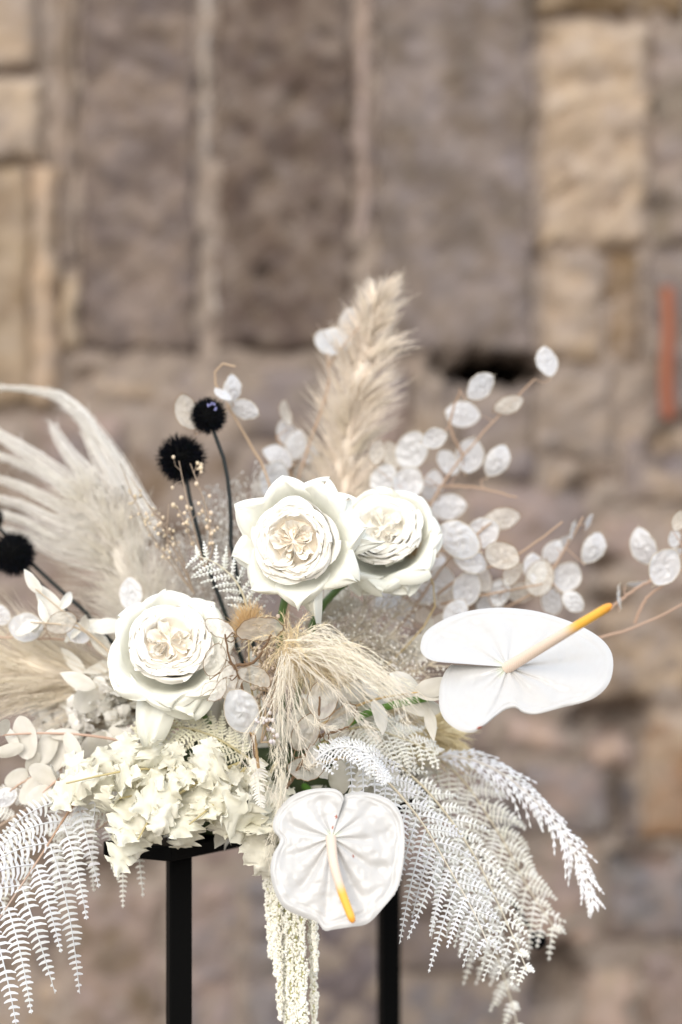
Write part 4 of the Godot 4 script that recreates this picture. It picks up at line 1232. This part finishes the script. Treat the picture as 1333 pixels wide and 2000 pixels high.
func greens() -> void:
	var snow := lin(217, 219, 221)
	var ivory := lin(238, 237, 229)
	var brown := lin(176, 132, 92)
	var twigc := lin(190, 176, 130)
	# ferns
	var lower := "white ferns hanging from the bouquet"
	frond("big white fern with an orange-brown midrib filling the lower left corner", pix([[215, 1510], [150, 1565], [78, 1675], [5, 1785], [-45, 1860]], -0.01, 0.03, 40), 9, [0.02, 0.055, 0.083, 0.08, 0.066, 0.05], 0.95, 0.42, 0.0118, snow, brown, 101, Vector3(0.1, 0.25, 1), 0.08, "fern_frond", lower, 0, 0.0027, 0.16)
	frond("white fern peeping out below the oak leaves at lower left", pix([[330, 1500], [250, 1570], [190, 1620], [120, 1640]], -0.05, -0.05, 26), 8, [0.03, 0.05, 0.05, 0.025], 1.0, 0.5, 0.0085, ivory, brown, 102, Vector3(0.1, 0.3, 1), 0.1, "fern_frond", lower)
	frond("white fern behind the big one, spreading left out of the frame", pix([[240, 1490], [130, 1540], [20, 1600], [-100, 1680]], -0.07, -0.08, 26), 8, [0.04, 0.06, 0.06, 0.03], 1.0, 0.45, 0.009, ivory, brown, 103, Vector3(0.1, 0.3, 1), 0.1, "fern_frond", lower)
	frond("white fern curving down right of the lower anthurium, nearest of the right ferns", pix([[640, 1440], [740, 1510], [820, 1600], [880, 1700], [925, 1780], [952, 1840]], 0.0, 0.01, 40), 16, [0.03, 0.05, 0.06, 0.058, 0.045, 0.018], 0.95, 0.42, 0.0075, snow, lin(214, 200, 170), 104, Vector3(-0.1, 0.3, 1), 0.1, "fern_frond", lower, 0, 0.0022, 0.14, 0.6)
	frond("longest white fern of the right side, ending in a thin pointed tip", pix([[700, 1430], [830, 1540], [920, 1660], [985, 1790], [1030, 1895]], -0.04, -0.03, 40), 17, [0.03, 0.05, 0.058, 0.045, 0.014], 0.9, 0.4, 0.008, lin(230, 231, 226), lin(210, 196, 164), 105, Vector3(0.0, 0.3, 1), 0.1, "fern_frond", lower, 0, 0.0022, 0.14, 0.5)
	frond("soft cream fern behind the others at right, its tips by the small black thistle", pix([[740, 1430], [880, 1500], [970, 1620], [1030, 1730], [1085, 1815]], -0.1, -0.11, 36), 16, [0.03, 0.055, 0.06, 0.045, 0.02], 0.9, 0.4, 0.009, ivory, lin(206, 192, 160), 106, Vector3(0.0, 0.3, 1), 0.1, "fern_frond", lower, 0, 0.0022, 0.14, 0.6)
	frond("cream fern hanging lowest at right, below all other fronds", pix([[800, 1500], [900, 1680], [960, 1830], [1000, 1960], [1012, 2010]], -0.14, -0.14, 36), 12, [0.02, 0.04, 0.04, 0.03, 0.01], 0.7, 0.35, 0.008, ivory, lin(206, 192, 160), 107, Vector3(0.0, 0.3, 1), 0.1, "fern_frond", lower, 0, 0.0022, 0.14, 0.6)
	frond("plaited-looking white frond arching far out at right below the anthurium", pix([[800, 1490], [890, 1478], [980, 1510], [1070, 1590], [1130, 1680], [1160, 1765]], -0.08, -0.06, 40), 24, [0.024, 0.034, 0.034, 0.03, 0.026, 0.012], 0.42, 0.22, 0.006, lin(240, 240, 242), lin(220, 212, 200), 108, Vector3(0.1, 0.6, 1), 0.12, "fern_frond", lower, 0, 0.0045, 1.7, 1.0)
	frond("short white fern arching right just above the lower anthurium", pix([[600, 1500], [650, 1462], [710, 1466], [756, 1520]], 0.035, 0.05, 26), 15, [0.016, 0.02, 0.016, 0.006], 0.8, 0.3, 0.0055, snow, snow, 109, Vector3(0.1, 0.8, 1), 0.1, "fern_frond", lower, 0, 0.0018, 0.2, 1.0)
	frond("white fern standing up between the black thistle stem and the highest rose", pix([[500, 1240], [470, 1150], [430, 1105], [385, 1085]], -0.03, -0.035, 26), 10, [0.012, 0.026, 0.028, 0.012], 0.95, 0.1, 0.0036, lin(226, 228, 222), lin(196, 184, 150), 110, Vector3(0.1, 0.2, 1), 0.15)
	frond("small cream fern leaning right under the golden tuft", pix([[620, 1460], [700, 1420], [780, 1440], [850, 1470]], -0.03, -0.04, 26), 14, [0.02, 0.034, 0.03, 0.012], 0.9, 0.2, 0.006, ivory, twigc, 111, Vector3(0.0, 0.5, 1), 0.1)
	frond("cream fern spreading left between the lowest rose and the oak leaves", pix([[500, 1490], [420, 1440], [350, 1420], [270, 1430]], -0.02, -0.03, 26), 14, [0.02, 0.03, 0.03, 0.012], 0.9, 0.2, 0.006, lin(230, 226, 202), twigc, 112, Vector3(0.0, 0.5, 1), 0.1)
	rng.seed = 113
	var t := thing("fern_tip", "small single fern tip hanging straight down left of the trailing hairs", "fern", P(500, 1480, 0.03))
	var g := Geo.new()
	pinna(g, pix([[498, 1478], [505, 1520], [508, 1560], [514, 1600]], 0.03, 0.035, 16), Vector3(0, 0, 1), 0.0088, 0.0022, 22, 0.3, ivory)
	obj("leaflet", g, M.fern, t)
	# bleached oak leaves
	leafy("oak_branch", "branch of cream bleached oak leaves pointing left over the fern", "oak branch", [[[470, 1500], [360, 1500], [250, 1505], [130, 1530]], [[430, 1520], [330, 1540], [230, 1560]]], 0.015, V.oak,
		[[130, 1525, 132, 195], [160, 1505, 108, 140], [215, 1500, 108, 120], [245, 1470, 96, 88], [180, 1560, 120, 230], [220, 1530, 132, 190], [285, 1510, 120, 130], [270, 1550, 120, 215], [320, 1500, 108, 80], [350, 1530, 120, 170], [140, 1545, 108, 240], [300, 1480, 96, 110], [380, 1500, 96, 60], [250, 1600, 120, 255], [205, 1585, 108, 250], [240, 1520, 132, 200], [330, 1560, 108, 230], [290, 1585, 108, 250]], Vector2(0.026, 0.042), 121, twigc, 2, 0.02, 1.0)
	leafy("oak_branch", "branch of cream bleached oak leaves hanging over the front of the stand", "oak branch", [[[480, 1500], [430, 1560], [370, 1610]], [[470, 1490], [400, 1520], [310, 1580], [270, 1640]]], 0.03, V.oak,
		[[262, 1650, 132, 260], [240, 1660, 96, 240], [300, 1620, 108, 235], [363, 1600, 120, 255], [372, 1640, 108, 262], [345, 1570, 120, 225], [400, 1560, 120, 290], [420, 1530, 108, 200], [440, 1590, 132, 280], [390, 1600, 96, 250], [310, 1560, 108, 215], [285, 1595, 108, 245], [425, 1500, 96, 40], [400, 1480, 96, 80], [445, 1550, 120, 250]], Vector2(0.026, 0.042), 122, twigc, 2, 0.018, 1.0)
	leafy("oak_branch", "short branch of broad ivory leaves hanging left of the lower anthurium", "oak branch", [[[540, 1490], [500, 1560], [480, 1620]]], 0.0, V.oak, [[490, 1600, 140, 275], [470, 1580, 120, 240], [520, 1580, 120, 285], [500, 1530, 100, 260], [455, 1540, 110, 220], [540, 1560, 90, 300], [478, 1640, 90, 265]], Vector2(0.04, 0.055), 123, twigc, 5, 0.015, 0.9)
	# leaf filling deep in the middle
	leafy("filler_branch", "tangle of cream leaves deep in the bouquet behind the lowest rose", "dried branch", [[[520, 1520], [400, 1440], [280, 1380], [170, 1330]], [[520, 1520], [420, 1400], [330, 1330]], [[500, 1520], [350, 1480], [200, 1440]]], -0.09, V.round, [], Vector2(0.026, 0.042), 131, twigc, 16, 0.03, 1.2)
	leafy("filler_branch", "tangle of cream leaves deep in the bouquet behind the clear stained pods", "dried branch", [[[560, 1540], [580, 1440], [600, 1340]], [[560, 1540], [520, 1430], [500, 1330]], [[570, 1540], [660, 1460], [740, 1400]], [[560, 1540], [640, 1540], [740, 1560]]], -0.07, V.leaf, [], Vector2(0.028, 0.046), 132, twigc, 15, 0.03, 1.2)
	leafy("filler_branch", "low tangle of cream leaves covering the stand's top under the roses", "dried branch", [[[560, 1560], [480, 1540], [400, 1560], [320, 1580]], [[560, 1560], [500, 1600], [440, 1610]], [[560, 1560], [620, 1580], [700, 1600]]], -0.05, V.leaf, [], Vector2(0.03, 0.045), 133, twigc, 14, 0.03, 1.1)
	leafy("filler_branch", "pale leaves far back between the half hidden rose and the right-pointing anthurium", "dried branch", [[[600, 1420], [680, 1290], [740, 1200]], [[620, 1420], [740, 1310], [830, 1250]], [[600, 1400], [640, 1260], [640, 1180]]], -0.13, V.round, [], Vector2(0.022, 0.034), 134, twigc, 13, 0.03, 1.2)
	# papery hydrangea at left
	for q in [[215, 1400, -0.1, 0.035, "papery white hydrangea head left of the lowest rose's stem", 141], [140, 1395, -0.14, 0.03, "blurred white hydrangea head at the left behind its neighbour", 142], [610, 1500, -0.11, 0.035, "cream hydrangea head deep behind the lower anthurium", 143], [790, 1450, -0.12, 0.03, "cream hydrangea head at the root of the right-hand ferns", 144]]:
		rng.seed = q[5]
		var at := P(q[0], q[1], q[2])
		var h := thing("hydrangea", q[4], "hydrangea", at)
		for k in 150:
			var y := 1.0 - 2.0 * (k + 0.5) / 150.0
			var a := k * 2.39996
			var d := (Vector3(sqrt(1.0 - y * y) * cos(a), y, sqrt(1.0 - y * y) * sin(a)) + rv() * 0.15).normalized()
			if d.z < -0.35:
				continue
			var p: Vector3 = at + d * q[3] * rng.randf_range(0.78, 1.05)
			put("petal", V.floret[rng.randi() % 4], h, p, (rv() + d * 0.3).normalized(), d + rv() * 1.1, rng.randf_range(0.012, 0.018))
		var gg := Geo.new()
		gg.tube(spline([at, at + Vector3(0.03, -0.04, 0.0), P(560, 1520, -0.09)], 10), 0.002, 0.002, 6, twigc, twigc)
		obj("stem", gg, M.twig, h)


func tassels() -> void:
	rng.seed = 151
	var t := thing("amaranth_tassel", "bundle of knotty cream amaranth tassels hanging straight down behind the lower anthurium", "amaranth", P(570, 1560, -0.02))
	var ropes := [[524, 1560, 524, 1700, 530, 1870, 11], [548, 1560, 545, 1760, 548, 1990, 12], [568, 1560, 566, 1780, 572, 2060, 13], [590, 1560, 590, 1800, 596, 2080, 13], [606, 1580, 610, 1800, 616, 2040, 11], [535, 1570, 536, 1720, 540, 1905, 11], [580, 1570, 578, 1790, 584, 2090, 12], [600, 1570, 612, 1720, 618, 1895, 8], [556, 1570, 558, 1800, 562, 2070, 12]]
	for k in ropes.size():
		var q: Array = ropes[k]
		var z := -0.035 + 0.007 * ((k * 5) % 4)
		var path := pix([[q[0], q[1]], [q[2], q[3]], [q[4], q[5]]], z, z, 40)
		var g := Geo.new()
		var col := jit(lin(248, 246, 234), 0.03)
		g.tube(path, 0.0018, 0.0010, 6, lin(186, 184, 130), lin(200, 196, 150))
		var r: float = q[6] / PER_METRE
		for b in 1150:
			var f := rng.randf()
			var i := mini(int(f * 39.0), 38)
			var p := path[i].lerp(path[i + 1], f * 39.0 - i)
			var a := rng.randf() * TAU
			var d := Vector3(cos(a), rng.randf_range(-0.5, 0.2), sin(a)).normalized()
			var rr := r * (1.0 - 0.45 * pow(f, 6.0)) * (0.55 + 0.3 * absf(sin(f * 60.0 + k)) + 0.5 * nz.get_noise_2d(f * 260.0, k * 40.0))
			g.ball(p + d * rr * rng.randf_range(0.55, 0.95), Vector3.ONE * rng.randf_range(0.0008, 0.0015), jit(col, 0.08), 3, 5)
		obj("tassel", g, M.hair, t)
